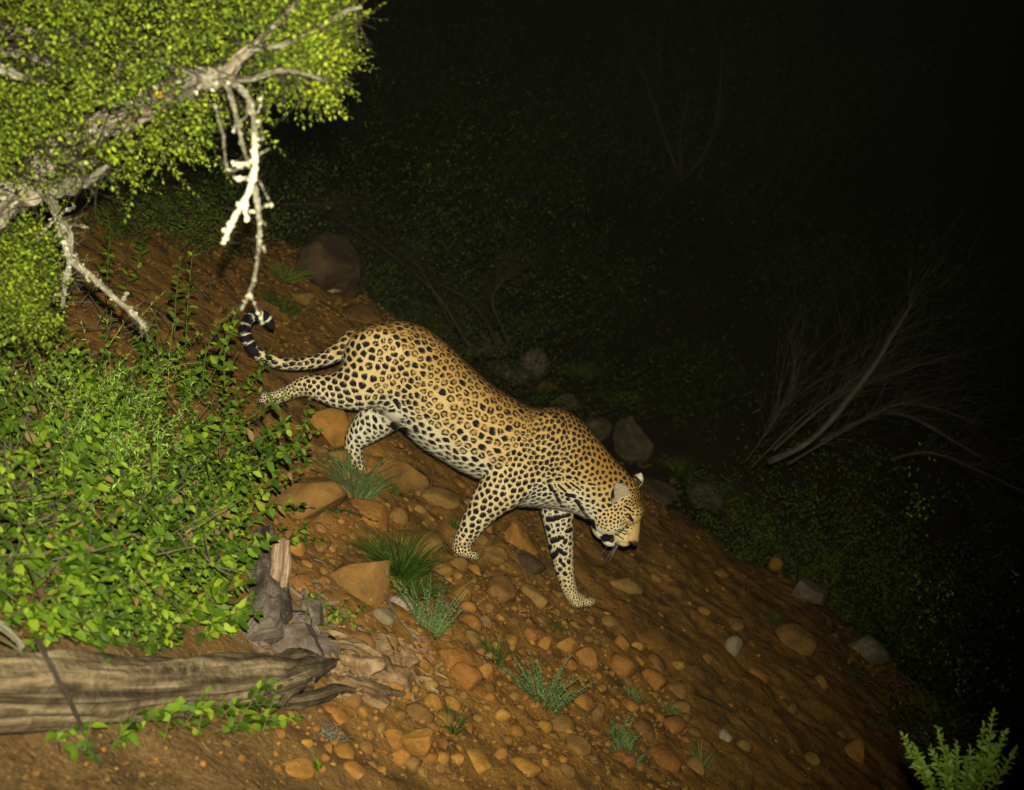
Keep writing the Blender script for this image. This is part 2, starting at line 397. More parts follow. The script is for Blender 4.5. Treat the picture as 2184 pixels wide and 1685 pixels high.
for q in TQ:
    c = (q[:3] + q[3:6]) / 2; h = (q[:3] - q[3:6]) / 2
    # fuller towards the back, narrower at the belly
    s_, c_ = np.sin(th), np.cos(th)
    wide = np.sign(s_) * np.abs(s_) ** 0.9 * (1 + 0.08 * c_)
    tv.append(c[None] + h[None] * c_[:, None] + np.array([0, 1, 0])[None] * (q[6] * wide)[:, None])
    for f in (-.45, 0, .45): _axis.append((*(c + h * f), float(np.linalg.norm(h)) * .62, 0))
tv = np.concatenate(tv); i = np.arange(69)[:, None] * 40; j = np.arange(40)[None]; j2 = (j + 1) % 40
tf = np.stack([i + j, i + j2, i + 40 + j2, i + 40 + j], -1).reshape(-1, 4)
tv = np.concatenate([tv, [(TQ[0][:3] + TQ[0][3:6]) / 2], [(TQ[-1][:3] + TQ[-1][3:6]) / 2]]); jj = np.arange(40); jn = (jj + 1) % 40
body_bag.add(tv, [tf, np.stack([jn, jj, np.full(40, 2800)], -1), np.stack([jj + 69 * 40, jn + 69 * 40, np.full(40, 2801)], -1)])
# shoulder blades and withers, haunch
blob('torso', (1150, 965), (62, 34, 92), rot=.35, dy=-.085); blob('torso', (1165, 940), (55, 30, 70), rot=.3, dy=.08)
blob('torso', (1075, 955), (70, 30, 70), rot=-.6, dy=-.085)
limb('nh', [(815, 775, -.050, 84, 48), (770, 815, -.068, 62, 42), (728, 830, -.075, 42, 34), (692, 828, -.078, 29, 27), (652, 822, -.08, 20.5, 19), (622, 834, -.082, 15, 15), (594, 845, -.085, 13.5, 14), (572, 852, -.088, 13, 16)], 30)
limb('fh', [(838, 862, .03, 52, 40), (800, 897, .055, 41, 34), (768, 926, .075, 30, 27), (755, 950, .08, 20.5, 20), (760, 985, .085, 15.5, 16), (770, 1015, .09, 14, 15), (776, 1035, .10, 14, 16)], 28)
limb('nf', [(1120, 975, -.080, 74, 34), (1082, 1030, -.092, 54, 34), (1045, 1068, -.098, 40, 31), (1018, 1104, -.10, 29, 25), (999, 1134, -.10, 23, 21), (985, 1158, -.10, 18.5, 19), (981, 1172, -.10, 17, 20)], 30)
limb('ff', [(1190, 1030, .03, 48, 34), (1188, 1072, .05, 39, 31), (1192, 1118, .062, 31.5, 27), (1197, 1160, .068, 27, 24), (1202, 1200, .072, 22, 20), (1209, 1236, .075, 17.5, 18), (1217, 1262, .077, 15.5, 17), (1226, 1276, .078, 15, 19)], 30)
def paw(region, u, v, dy, ang, s=1.0):
    """main pad plus four toes pointing along ang (radians below the picture's right)"""
    c, s_ = math.cos(ang), math.sin(ang)
    blob(region, (u, v), (17 * s, 19 * s, 12 * s), rot=ang, dy=dy)
    for k, (f, wd) in enumerate(((17, -.024), (21, -.009), (21, .008), (17, .023))):
        blob(region, (u + c * f * s, v + s_ * f * s + (2 if k in (0, 3) else 0)), (9.5 * s, 6.3 * s, 7.5 * s), rot=ang + .15, dy=dy + wd)
paw('nf', 990, 1174, -.10, .42, 1.18); paw('ff', 1233, 1280, .078, .10, 1.25); paw('fh', 783, 1038, .10, .35, 1.1); paw('nh', 566, 849, -.09, .25, 1.05)
# tail
TAIL = [(757, 722, 0, 25), (728, 745, -.01, 21), (695, 763, -.02, 17), (655, 774, -.03, 14.5), (615, 776, -.035, 13.5), (578, 768, -.04, 13), (548, 752, -.04, 12.5), (530, 728, -.04, 12.5), (523, 703, -.035, 12.5), (530, 682, -.02, 12.5), (548, 671, .0, 12.5), (566, 676, .02, 12), (577, 690, .03, 10), (581, 698, .03, 6)]
limb('tail', [(a, b, c_, max(r_ - 2.4, 4)) for a, b, c_, r_ in TAIL], 90, 16)
tail_axis = np.array([lp(a[0], a[1], a[2]) for a in TAIL]); tail_axis = crom(tail_axis, 90)
tail_s = np.concatenate([[0], np.cumsum(np.linalg.norm(np.diff(tail_axis, axis=0), axis=1))])
# head: skull, brow, cheeks, muzzle
blob('head', (1322, 1058), (46, 47, 50), dy=0)
blob('head', (1331, 1086), (43, 46, 42), dy=0)
blob('head', (1300, 1105), (38, 34, 40), rot=-.3, dy=-.035); blob('head', (1300, 1105), (38, 34, 40), rot=-.3, dy=.035)
limb('head', [(1340, 1085, 0, 34, 34), (1344, 1112, 0, 22, 27), (1346, 1135, 0, 18, 22), (1349, 1150, 0, 13, 16)], 14)
blob('head', (1351, 1087), (20, 14, 9), rot=1.1, dy=-.045); blob('head', (1351, 1087), (20, 14, 9), rot=1.1, dy=.045)
blob('head', (1331, 1147), (20, 15, 19), rot=.9, dy=-.024); blob('head', (1331, 1147), (20, 15, 19), rot=.9, dy=.024)
blob('head', (1311, 1140), (22, 17, 17), rot=.9, dy=-.02); blob('head', (1311, 1140), (22, 17, 17), rot=.9, dy=.02)
blob('head', (1300, 1153), (17, 17, 12), rot=.25, dy=0)                # chin
blob('head', (1283, 1128), (26, 28, 20), rot=.9, dy=0)
blob('head', (1353, 1152), (9, 11, 7), rot=.8, dy=0)
blob('head', (1350, 1030), (14, 12, 12), dy=.055)

raw = bpy.data.objects.new('raw', body_bag.mesh('raw', [])); COL.objects.link(raw)
md = raw.modifiers.new('r', 'REMESH'); md.mode = 'VOXEL'; md.voxel_size = 0.0046; md.adaptivity = 0
md = raw.modifiers.new('s', 'SMOOTH'); md.factor = 0.5; md.iterations = 4
md = raw.modifiers.new('sub', 'SUBSURF'); md.levels = 1; md.render_levels = 1
ev = raw.evaluated_get(bpy.context.evaluated_depsgraph_get())
lme = bpy.data.meshes.new_from_object(ev); bpy.data.objects.remove(raw)
lme.name = 'leopard_body'
N = len(lme.vertices); co = np.empty(N * 3, np.float32); lme.vertices.foreach_get('co', co); co = co.reshape(-1, 3).astype(float)
nr = np.empty(N * 3, np.float32); lme.vertices.foreach_get('normal', nr); nr = nr.reshape(-1, 3).astype(float)
U, Vv, _d = proj(co)
DY = co[:, 1] - LY
AX = np.array(_axis)
reg = np.empty(N, int)
for a in range(0, N, 20000):
    d = np.linalg.norm(co[a:a + 20000, None] - AX[None, :, :3], axis=2) - AX[None, :, 3]
    reg[a:a + 20000] = AX[np.argmin(d, 1), 4].astype(int)
# ---- muscle and skin relief
torso_lo = np.array([[b[0], b[1]] for a, b, h in TORSO]); torso_hi = np.array([[a[0], a[1]] for a, b, h in TORSO])
mids = crom(np.concatenate([torso_hi, torso_lo], 1), 200)
def torso_q(u, v):
    """0 at the back, 1 at the belly; and the station along the body"""
    a = mids[:, :2]; b = mids[:, 2:]; m = (a + b) / 2
    best = np.full(len(u), 1e9); q = np.zeros(len(u)); st = np.zeros(len(u))
    for k in range(len(mids)):
        ab = b[k] - a[k]; t = ((u - a[k, 0]) * ab[0] + (v - a[k, 1]) * ab[1]) / (ab @ ab)
        dx = u - (a[k, 0] + ab[0] * t); dv = v - (a[k, 1] + ab[1] * t); d = dx * dx + dv * dv
        s = d < best; best[s] = d[s]; q[s] = t[s]; st[s] = k
    return q, st
Q, ST = torso_q(U, Vv)
fold = np.zeros(N)
def crease(u0, v0, u1, v1, wd, amp):
    ax, ay = u1 - u0, v1 - v0; L2 = ax * ax + ay * ay
    t = np.clip(((U - u0) * ax + (Vv - v0) * ay) / L2, 0, 1)
    d = np.hypot(U - u0 - ax * t, Vv - v0 - ay * t)
    return amp * np.exp(-(d / wd) ** 2)
near = DY < 0.02
for c in ((1070, 990, 1160, 885, 9, -.006), (1090, 1000, 1120, 960, 8, -.004), (845, 868, 895, 815, 8, -.007), (870, 860, 925, 800, 7, .004), (1205, 1015, 1175, 1040, 10, -.005),
          (1050, 960, 1110, 900, 9, .004), (1235, 1045, 1275, 1010, 10, -.004), (1262, 1095, 1290, 1030, 9, -.004), (1190, 990, 1215, 930, 12, .004),
          (985, 985, 1010, 850, 16, .002), (950, 960, 970, 830, 14, -.0018), (1000, 990, 1045, 880, 12, -.0018), (1330, 1120, 1352, 1120, 6, -.003), (1344, 1143, 1345, 1166, 3.0, -.009), (1314, 1150, 1317, 1168, 3.0, -.008), (1352, 1096, 1336, 1108, 6, -.004), (1312, 1156, 1345, 1162, 2.5, -.004)):
    fold += crease(*c)
co = co + nr * (fold * near)[:, None]
lme.vertices.foreach_set('co', co.astype(np.float32).ravel()); lme.update()
# ---- coat pattern
rng = np.random.RandomState(11)
kd = kdtree.KDTree(N)
for k in range(N): kd.insert(co[k], k)
kd.balance()
PX = MPP
sp = np.full(N, 15.0); mode = np.zeros(N, int); el = np.full(N, 1.25); size = np.full(N, .378); ang = np.full(N, .75)
body_ang = 0.72        # down to the right, along the spine
T = reg == 0
sp[T] = 18.8; ang[T] = body_ang
rear = T & (ST < 70); front = T & (ST > 128); neck = T & (ST > 155)
sp[T & (Q < .08)] = 15; el[T & (Q < .08)] = 1.7
sp[rear] = 15.8; mode[rear & (Q < .6)] = 2
mode[T & (ST >= 60) & (ST <= 122) & (Q > .06) & (Q < .80)] = 1
sh = T & (ST > 112) & (ST <= 160); sp[sh] = 12.5 ; mode[sh & (ST > 128)] = 0; el[sh] = 1.45; ang[sh] = -.85
sp[neck] = 13.5; ang[neck] = .9; el[neck] = 1.2; size[neck] = .305; mode[neck] = 0
bel = T & (Q > .82) & (ST < 130); mode[bel] = 0; sp[bel] = 18; size[bel] = .35; el[bel] = 1.5
nh = reg == 1; sp[nh] = np.interp(U[nh], [565, 620, 690, 760, 820], [5.5, 7.5, 14, 18.5, 18]); size[nh] = .36; ang[nh] = .55; el[nh] = 1.35
mode[nh & (U > 775)] = 2; sp[nh & (U > 800)] = 16
fh = reg == 2; sp[fh] = np.interp(Vv[fh], [880, 940, 1000, 1040], [16, 14, 9, 6]); size[fh] = .34; ang[fh] = 1.05; el[fh] = 1.7
nf = reg == 3; sp[nf] = np.interp(Vv[nf], [980, 1040, 1090, 1140, 1170, 1190], [12.0, 14.5, 16.5, 11.5, 7.5, 5]); size[nf] = .36; ang[nf] = -.7; el[nf] = 1.2
ff = reg == 4; sp[ff] = np.interp(Vv[ff], [1060, 1120, 1210, 1250, 1290], [15, 15, 10, 8, 5.5]); size[ff] = .31; ang[ff] = -.4; el[ff] = 1.2
hd = reg == 5; sp[hd] = 9.0; size[hd] = .30; ang[hd] = -.5; el[hd] = 1.35
sp[hd & (U > 1338) & (Vv < 1080)] = 7; size[hd & (U > 1338) & (Vv < 1080)] = .36
tl = reg == 6; sp[tl] = 14.0; size[tl] = .40; ang[tl] = -.1; el[tl] = 1.5
spot = np.zeros(N); inner = np.zeros(N)
blocked = np.zeros(N, bool)
# marks copied one by one from the photograph (near-facing side of their region): u0 v0 u1 v1 r region
MARKS = [(1169, 1107, 1190, 1104, 6.5, 4), (1193, 1102, 1213, 1098, 5, 4), (1179, 1152, 1188, 1150, 7, 4), (1192, 1147, 1200, 1146, 5, 4), (1177, 1187, 1185, 1180, 7, 4), (1190, 1171, 1196, 1174, 4.5, 4),
         (1198, 1178, 1206, 1181, 5, 4), (1171, 1166, 1172, 1168, 6, 4), (1167, 1122, 1170, 1128, 4.5, 4), (1190, 1130, 1190, 1131, 3.8, 4), (1209, 1133, 1217, 1129, 5, 4), (1204, 1157, 1207, 1151, 4.3, 4),
         (1215, 1160, 1217, 1159, 4, 4), (1195, 1193, 1196, 1198, 4.2, 4), (1201, 1203, 1203, 1206, 4.2, 4), (1213, 1195, 1213, 1200, 4, 4), (1194, 1214, 1196, 1213, 4.8, 4), (1204, 1222, 1206, 1224, 4.8, 4), (1187, 1222, 1190, 1223, 3.8, 4),
         (1214, 1212, 1214, 1213, 3.5, 4), (1203, 1238, 1204, 1238, 3.4, 4), (1195, 1240, 1195, 1241, 3, 4), (1207, 1249, 1206, 1250, 3, 4), (1213, 1240, 1213, 1240, 2.6, 4), (1201, 1118, 1204, 1117, 3.5, 4), (1172, 1142, 1172, 1143, 3.8, 4),
         (1173, 1037, 1178, 1045, 5, -1), (1184, 1050, 1188, 1058, 4.4, -1), (1190, 1064, 1196, 1073, 4.2, -1), (1197, 1079, 1205, 1081, 3.0, -1), (1209, 1055, 1226, 1059, 4.2, -1), (1211, 1064, 1214, 1065, 4.2, -1),
         (1229, 1068, 1238, 1074, 4.5, -1), (1236, 1076, 1246, 1092, 4.6, -1), (1247, 1094, 1262, 1112, 3.2, -1), (1264, 1112, 1267, 1124, 4.4, -1), (1268, 1127, 1282, 1146, 1.8, -1),
         (1192, 1036, 1206, 1048, 2.8, -1), (1207, 1032, 1217, 1041, 2.8, -1), (1217, 1030, 1238, 1046, 2.3, -1), (1170, 1027, 1176, 1025, 4, -1), (1188, 1024, 1194, 1023, 4, -1), (1211, 1018, 1217, 1019, 4, -1), (1228, 1019, 1232, 1023, 3.5, -1),
         (1257, 1033, 1270, 1034, 2.4, -1), (840, 907, 841, 911, 8.5, 0), (865, 920, 868, 923, 9, 0), (887, 912, 890, 920, 6, 0), (860, 897, 861, 899, 5, 0), (872, 900, 874, 902, 4.5, 0), (843, 855, 850, 868, 5.5, -1), (832, 877, 840, 876, 3.8, -1), (824, 862, 829, 860, 5, -1),
         (1290, 1147, 1303, 1149, 8.2, 5), (1314, 1168, 1345, 1169, 1.8, 5), (1347, 1161, 1360, 1161, 4.4, 5), (1349, 1108, 1351, 1119, 1.0, 5), (1352, 1122, 1353, 1123, 1.2, 5), (1345, 1120, 1346, 1121, 1.1, 5), (1343, 1088, 1352, 1092, 1.8, 5), (1352, 1084, 1354, 1085, 1.6, 5), (1358, 1082, 1360, 1084, 1.6, 5), (1336, 1138, 1341, 1139, .9, 5), (1340, 1100, 1345, 1104, 3.4, 5), (1316, 1132, 1334, 1140, 1.3, 5), (1313, 1139, 1330, 1150, 1.3, 5), (1322, 1130, 1338, 1134, 1.2, 5), (1339, 1099, 1348, 1109, 4.0, 5), (1333, 1098, 1339, 1096, 2.0, 5), (1336, 1113, 1330, 1119, 1.1, 5), (1330, 1119, 1322, 1121, 1.1, 5), (1312, 1130, 1313, 1131, 1.6, 5), (1321, 1129, 1322, 1130, 1.4, 5), (1304, 1127, 1305, 1128, 1.7, 5), (1329, 1127, 1330, 1128, 1.3, 5), (1296, 1131, 1298, 1132, 1.6, 5), (1332, 1080, 1344, 1086, 2.6, 5)]
def keep_clear(u, v, R, rg=None):
    s = (np.hypot(U - u, Vv - v) < R) & near_face
    if rg is not None and rg >= 0: s &= (reg == rg)
    blocked[s] = True
near_face = nr[:, 1] < 0.25
for (u0, v0, u1, v1, r, rg) in MARKS:
    ax, ay = u1 - u0, v1 - v0; L2 = ax * ax + ay * ay + 1e-6
    t = np.clip(((U - u0) * ax + (Vv - v0) * ay) / L2, 0, 1); d = np.hypot(U - u0 - ax * t, Vv - v0 - ay * t)
    d = d * (1 + .35 * vnoise(U * .22, Vv * .22, 3)); s = near_face.copy()
    if rg >= 0: s &= (reg == rg) | ((reg == 0) & (rg == 4) & (Vv > 1085))
    else: s &= (reg != 4) & (reg != 2)
    spot = np.maximum(spot, np.where(s, 1 - sstep(r - 1.2, r + 1.0, d), 0))
    blocked |= s & (d < r + 3.2)
blocked |= near_face & (reg == 5) & ((U > 1349) & (Vv > 1100) | (Vv > 1128) | (np.hypot(U - 1342, Vv - 1103) < 9))
blocked |= near_face & (np.hypot((U - 838) / 1.3, Vv - 890) < 14) & (DY < .12)
blocked |= (reg == 6) & (np.arange(N) < 0)
# tail: paired blotches near the root, dark rings towards the tip
tk = np.argmin(((co[tl][:, None] - tail_axis[None]) ** 2).sum(2), 1); ts = tail_s[tk] / tail_s[-1]
tk_all = np.zeros(N); tk_all[tl] = ts
ringed = tl & (tk_all > .60)
blocked |= ringed
ph = tk_all * tail_s[-1] / .036
rg_ = np.sin(ph * 2 * math.pi + 1.2 * vnoise(U * .1, Vv * .1, 9))
spot[ringed] = np.maximum(spot, sstep(-.35, .25, rg_ + .75))[ringed]
spot[tl & (tk_all > .965)] = 1
from collections import deque
order = list(rng.permutation(N)); front_q = deque(); seeds = []; taken = blocked.copy()
while True:                                     # near-regular packing that grows outwards from each spot
    k = -1
    while front_q:
        k = front_q.popleft()
        if not taken[k]: break
        k = -1
    while k < 0 and order:
        k = order.pop()
        if taken[k]: k = -1
    if k < 0: break
    s = sp[k] * PX * (0.93 + .14 * rng.rand())
    hits = kd.find_range(co[k], s * 1.12); idx = np.fromiter((h[1] for h in hits), int, len(hits)); dd = np.linalg.norm(co[idx] - co[k], axis=1) / s
    taken[idx[dd < .86]] = True; ring = idx[(dd > .88) & ~taken[idx]]
    if len(ring): front_q.extend(rng.choice(ring, min(10, len(ring)), replace=False))
    seeds.append(k)
seeds = np.array(seeds); NS = len(seeds)
SA = ang[seeds] + rng.normal(0, .22, NS); SE = 1 + (el[seeds] - 1) * (.6 + .8 * rng.rand(NS)); SS = sp[seeds] * PX; SM = mode[seeds].copy()
u_ = rng.rand(NS)
SM[(mode[seeds] == 1) & (u_ < .13)] = 0; SM[(mode[seeds] == 1) & (u_ > .82)] = 3
SM[mode[seeds] == 2] = np.where(u_ < .36, 0, np.where(u_ < .74, 3, 1))[mode[seeds] == 2]
sol = SM > 0; SA[sol] += rng.normal(0, .8, sol.sum()); SE[sol] = 1 + .15 * rng.rand(sol.sum())
sn = nr[seeds]; T1 = np.stack([np.cos(SA), 0 * SA, -np.sin(SA)], 1); T1 -= sn * (T1 * sn).sum(1)[:, None]
bad = np.linalg.norm(T1, axis=1) < .2; T1[bad] = (np.array([0, 1., 0]) - sn * sn[:, 1:2])[bad]; T1 /= np.linalg.norm(T1, axis=1)[:, None]; T2 = np.cross(sn, T1)
ks = kdtree.KDTree(NS)
for i, k in enumerate(seeds): ks.insert(co[k], i)
ks.balance(); KN = 7; NB = np.empty((N, KN), int)
for k in range(N):
    f = ks.find_n(co[k], KN); NB[k] = [q[1] for q in f]
rel = co[:, None] - co[seeds][NB]
A_ = (rel * T1[NB]).sum(2) / SS[NB]; B_ = (rel * T2[NB]).sum(2) / SS[NB]; C_ = (rel * sn[NB]).sum(2) / SS[NB]
M_ = np.sqrt(A_ ** 2 / SE[NB] + B_ ** 2 * SE[NB] + C_ ** 2 * 1.5); M_[(nr[:, None] * sn[NB]).sum(2) < -.2] += 3
oi_ = np.argsort(M_, 1); r_ = np.arange(N); m1 = M_[r_, oi_[:, 0]]; m2 = M_[r_, oi_[:, 1]]; own = NB[r_, oi_[:, 0]]; aa = A_[r_, oi_[:, 0]] / np.sqrt(SE[own]); bb_ = B_[r_, oi_[:, 0]] * np.sqrt(SE[own])
wob = .07 * vnoise(U * .35, Vv * .35, 21) + .05 * vnoise(U * .9, Vv * .9, 22)
gsz = 1 - 2 * size * (.90 + .2 * rng.rand(NS))[own]
f_ = np.minimum(m2 - m1 - gsz, (.475 - m1) * 1.7) + wob                # > 0 inside the blot
soft = np.clip(1.15 * PX / SS[own], .04, .2)
ins = sstep(-soft, soft, f_)
thh = np.arctan2(bb_, aa); md_ = SM[own]
wd_ = (.31 + .12 * rng.rand(NS))[own] + .10 * vnoise(U * .3, Vv * .3, 25)
ringm = ins * (1 - sstep(-.06, .10, f_ - wd_))
for q in range(3):
    ga = (rng.rand(NS) * 6.28)[own]; gw = (.16 + .26 * rng.rand(NS))[own]; on = (rng.rand(NS) < (1.0, .7, .35)[q])[own]
    dth = np.abs((thh - ga + math.pi) % (2 * math.pi) - math.pi); ringm = np.where(on, ringm * np.clip(sstep(gw - .16, gw + .16, dth) + sstep(.16, .05, m1) * 0, 0, 1), ringm)
split = ins * sstep(.025, .085, np.abs(bb_ + .05 * np.sin(thh * 2))) * np.where((rng.rand(NS) < .4)[own] & (bb_ > 0), sstep(.02, .08, np.abs(aa)), 1)
pat = np.where(md_ == 0, ins, np.where(md_ == 3, split, ringm)); pat = np.where(blocked, 0, pat)
spot = np.maximum(spot, pat); inner = np.where((md_ > 0) & ~blocked, ins, 0); n_seed = NS
# ---- ground colour of the coat: 0 white belly .. 1 deep ochre back
tone = np.full(N, .55)
tone[T] = np.interp(Q[T], [0, .12, .45, .72, .90, 1.02], [1.0, .88, .62, .46, .12, .03])
tone += np.where(T, sstep(120, 190, ST) * sstep(.75, .3, Q) * .30, 0)
tone[T] -= .16 * sstep(60, 0, ST[T]) * sstep(.2, .6, Q[T])
c1 = np.exp(-(((U - 838) / 26) ** 2 + ((Vv - 892) / 16) ** 2)); tone = np.where(T | (reg == 1), tone * (1 - .95 * c1), tone)
tone[T] = np.where((ST[T] > 135) & (ST[T] < 185), tone[T] * sstep(1.06, .66, Q[T]), tone[T])
tone[nh] = np.interp(Vv[nh] - np.interp(U[nh], [570, 650, 700, 780], [855, 838, 848, 860]), [-60, -25, 0, 12], [.55, .42, .30, .10]) * 1.0
tone[nh] = np.where(U[nh] < 640, .33, tone[nh])
tone[fh] = np.where(U[fh] < np.interp(Vv[fh], [880, 940, 1000], [760, 742, 756]), .42, .08); tone[fh & (Vv > 960)] = .30
tone[nf] = np.interp(Vv[nf], [960, 1040, 1120, 1190], [.62, .50, .38, .36])
tone[ff] = np.interp(Vv[ff], [1060, 1120, 1200, 1260], [.06, .10, .30, .36])
ffr = ff & (U > np.interp(Vv, [1080, 1200, 1260], [1212, 1208, 1222])); tone[ffr] = np.maximum(tone[ffr], .38)
tone[tl] = np.interp(tk_all[tl], [0, .3, .6, 1], [.70, .48, .28, .10]); tone[tl] -= .35 * sstep(.1, -.7, nr[tl, 2])
tone[hd] = np.interp(U[hd] - (Vv[hd] - 1100) * .25, [1265, 1300, 1340, 1370], [.42, .52, .66, .95])
m_ = hd & (Vv > 1108) & (U < 1332); tone[m_] = np.minimum(tone[m_], np.interp(Vv[m_], [1108, 1128, 1160], [.6, .42, .12]))
m_ = hd & (U > 1334) & (Vv > 1085); tone[m_] = .62 + .5 * np.abs(vnoise(U * .15, Vv * .08, 31))[m_]
m_ = hd & near_face & (U > 1316) & (U < 1343) & (Vv > 1138); tone[m_] = .52
m_ = hd & near_face & (Vv > 1156) & (U < 1313); tone[m_] = -.3
m_ = near_face & (np.hypot((U - 1277) / 6, (Vv - 1134) / 12) < 1) & (reg != 4); tone[m_] = -.2; spot[m_ & (U > 1272)] *= .15
c2 = np.exp(-(((U - 1214) / 40) ** 2 + ((Vv - 1062) / 20) ** 2)) * near_face; tone = tone * (1 - .75 * c2)
c2 = np.exp(-(((U - 1325) / 22) ** 2 + ((Vv - 1126) / 8) ** 2)) * hd * near_face; tone = tone * (1 - .55 * c2)
m_ = np.exp(-(((U - 1349) / 5) ** 2 + ((Vv - 1108) / 8) ** 2)) * hd; tone = tone * (1 - .7 * m_)
for _ in range(4):                              # soften the borders between regions
    pass
tone = np.clip(tone + .16 * fbm(U * .03, Vv * .03, 3, 4), 0, 1.1)
# average tone along edges so that regions blend
E = np.empty(len(lme.edges) * 2, np.int32); lme.edges.foreach_get('vertices', E); E = E.reshape(-1, 2)
deg = np.bincount(E.ravel(), minlength=N).astype(float)
for _ in range(14):
    acc = np.bincount(E[:, 0], tone[E[:, 1]], N) + np.bincount(E[:, 1], tone[E[:, 0]], N); tone = .4 * tone + .6 * acc / np.maximum(deg, 1)
dark_nose = np.clip(np.exp(-(((U - 1354) / 7) ** 2 + ((Vv - 1158) / 5.5) ** 2) * 1.2) * 1.4, 0, 1) * hd * (np.abs(DY) < .035)
for nm, arr in (('spot', np.clip(spot, 0, 1)), ('inner', inner), ('tone', tone), ('nose', dark_nose)):
    at_ = lme.attributes.new(nm, 'FLOAT', 'POINT'); at_.data.foreach_set('value', arr.astype(np.float32))
lme.polygons.foreach_set('use_smooth', np.ones(len(lme.polygons), bool))
def attr(t, n): a = nd(t, 'ShaderNodeAttribute', attribute_name=n); return a.outputs['Fac']
m, t, b = mat('leopard_fur', .85, .12); p = coords(t)
hair = noise(t, p, 1, 3, .6, (330, 330, 150)); blot = noise(t, p, 26, 4, .6)
c = ramp(t, attr(t, 'tone'), [(.02, (.74, .68, .50)), (.30, (.69, .57, .33)), (.55, (.62, .45, .19)), (.80, (.52, .33, .095)), (1.0, (.38, .20, .034))])
c = mix(t, mth(t, 'MULTIPLY', attr(t, 'inner'), .55), c, (.36, .175, .035))
c = mix(t, mth(t, 'MULTIPLY', mth(t, 'SUBTRACT', hair, .42, True), .6), c, (.20, .12, .05))
edge = mth(t, 'ADD', attr(t, 'spot'), mth(t, 'MULTIPLY', mth(t, 'SUBTRACT', hair, .5), .5), True)
c = mix(t, ramp(t, edge, [(.28, 0.0), (.55, 1.0)]), c, (.013, .010, .015))
c = mix(t, attr(t, 'nose'), c, (.07, .035, .035))
base(t, b, c); bump(t, b, mth(t, 'ADD', hair, mth(t, 'MULTIPLY', blot, .5)), .35, .004)
M_FUR = m; lme.materials.clear(); lme.materials.append(M_FUR)
TONE, SPOT, INNER, NOSE = tone, np.clip(spot, 0, 1), inner, dark_nose

leo = thing('leopard', tuple((at(790, 1050, LY) + at(1238, 1297, LY)) / 2), 'spotted leopard walking down the stony slope with its head lowered and tail curled up', 'leopard')
mobj('body', lme, leo)
print('leopard verts', N, 'spots', n_seed)
# short hairs over the skin, laid back along the body, coloured like the coat at their roots
lme.calc_loop_triangles(); nt = len(lme.loop_triangles); ti = np.empty(nt * 3, np.int32); lme.loop_triangles.foreach_get('vertices', ti); ti = ti.reshape(-1, 3)
ar = np.linalg.norm(np.cross(co[ti[:, 1]] - co[ti[:, 0]], co[ti[:, 2]] - co[ti[:, 0]]), axis=1); NH = 150000
pick_ = rng.choice(nt, NH, p=ar / ar.sum()); w3 = rng.dirichlet((1, 1, 1), NH); tri = ti[pick_]
hp = (co[tri] * w3[..., None]).sum(1); hn = (nr[tri] * w3[..., None]).sum(1); hn /= np.linalg.norm(hn, axis=1)[:, None]; hr = reg[tri[:, 0]]
flow = np.tile(np.array([-.80, 0, .45]), (NH, 1)); flow[(hr >= 1) & (hr <= 4)] = (0, 0, -1); flow[hr == 5] = (-.45, 0, .9); flow[hr == 6] = (-.8, 0, -.3)
flow[(hr == 0) & (Q[tri[:, 0]] > .8)] = (-.8, 0, .2); flow += rng.normal(0, .22, (NH, 3)); flow -= hn * (flow * hn).sum(1)[:, None]; flow /= np.linalg.norm(flow, axis=1)[:, None] + 1e-9
hl = np.array([.013, .011, .011, .010, .010, .007, .016])[hr] * rng.uniform(.6, 1.3, NH); hl *= np.where((hr == 0) & (Q[tri[:, 0]] > .9), 1.6, 1)
lift = rng.uniform(.16, .42, NH); hd_ = flow * np.cos(lift)[:, None] + hn * np.sin(lift)[:, None]; hw = np.cross(flow, hn) * (.00055 * rng.uniform(.7, 1.3, NH))[:, None]
HV = np.stack([hp - hw, hp + hw, hp + hd_ * hl[:, None]], 1).reshape(-1, 3); hme = np_mesh('fur', HV, [np.arange(NH * 3).reshape(-1, 3)], [M_FUR], True)
for nm, arr in (('spot', SPOT), ('inner', INNER), ('tone', TONE), ('nose', NOSE)):
    at_ = hme.attributes.new(nm, 'FLOAT', 'POINT'); at_.data.foreach_set('value', np.repeat((arr[tri] * w3).sum(1), 3).astype(np.float32))
try: hme.normals_split_custom_set_from_vertices(np.repeat(hn, 3, 0).tolist())
except Exception as ex: print('normals', ex)
mobj('fur', hme, leo, 'stuff')
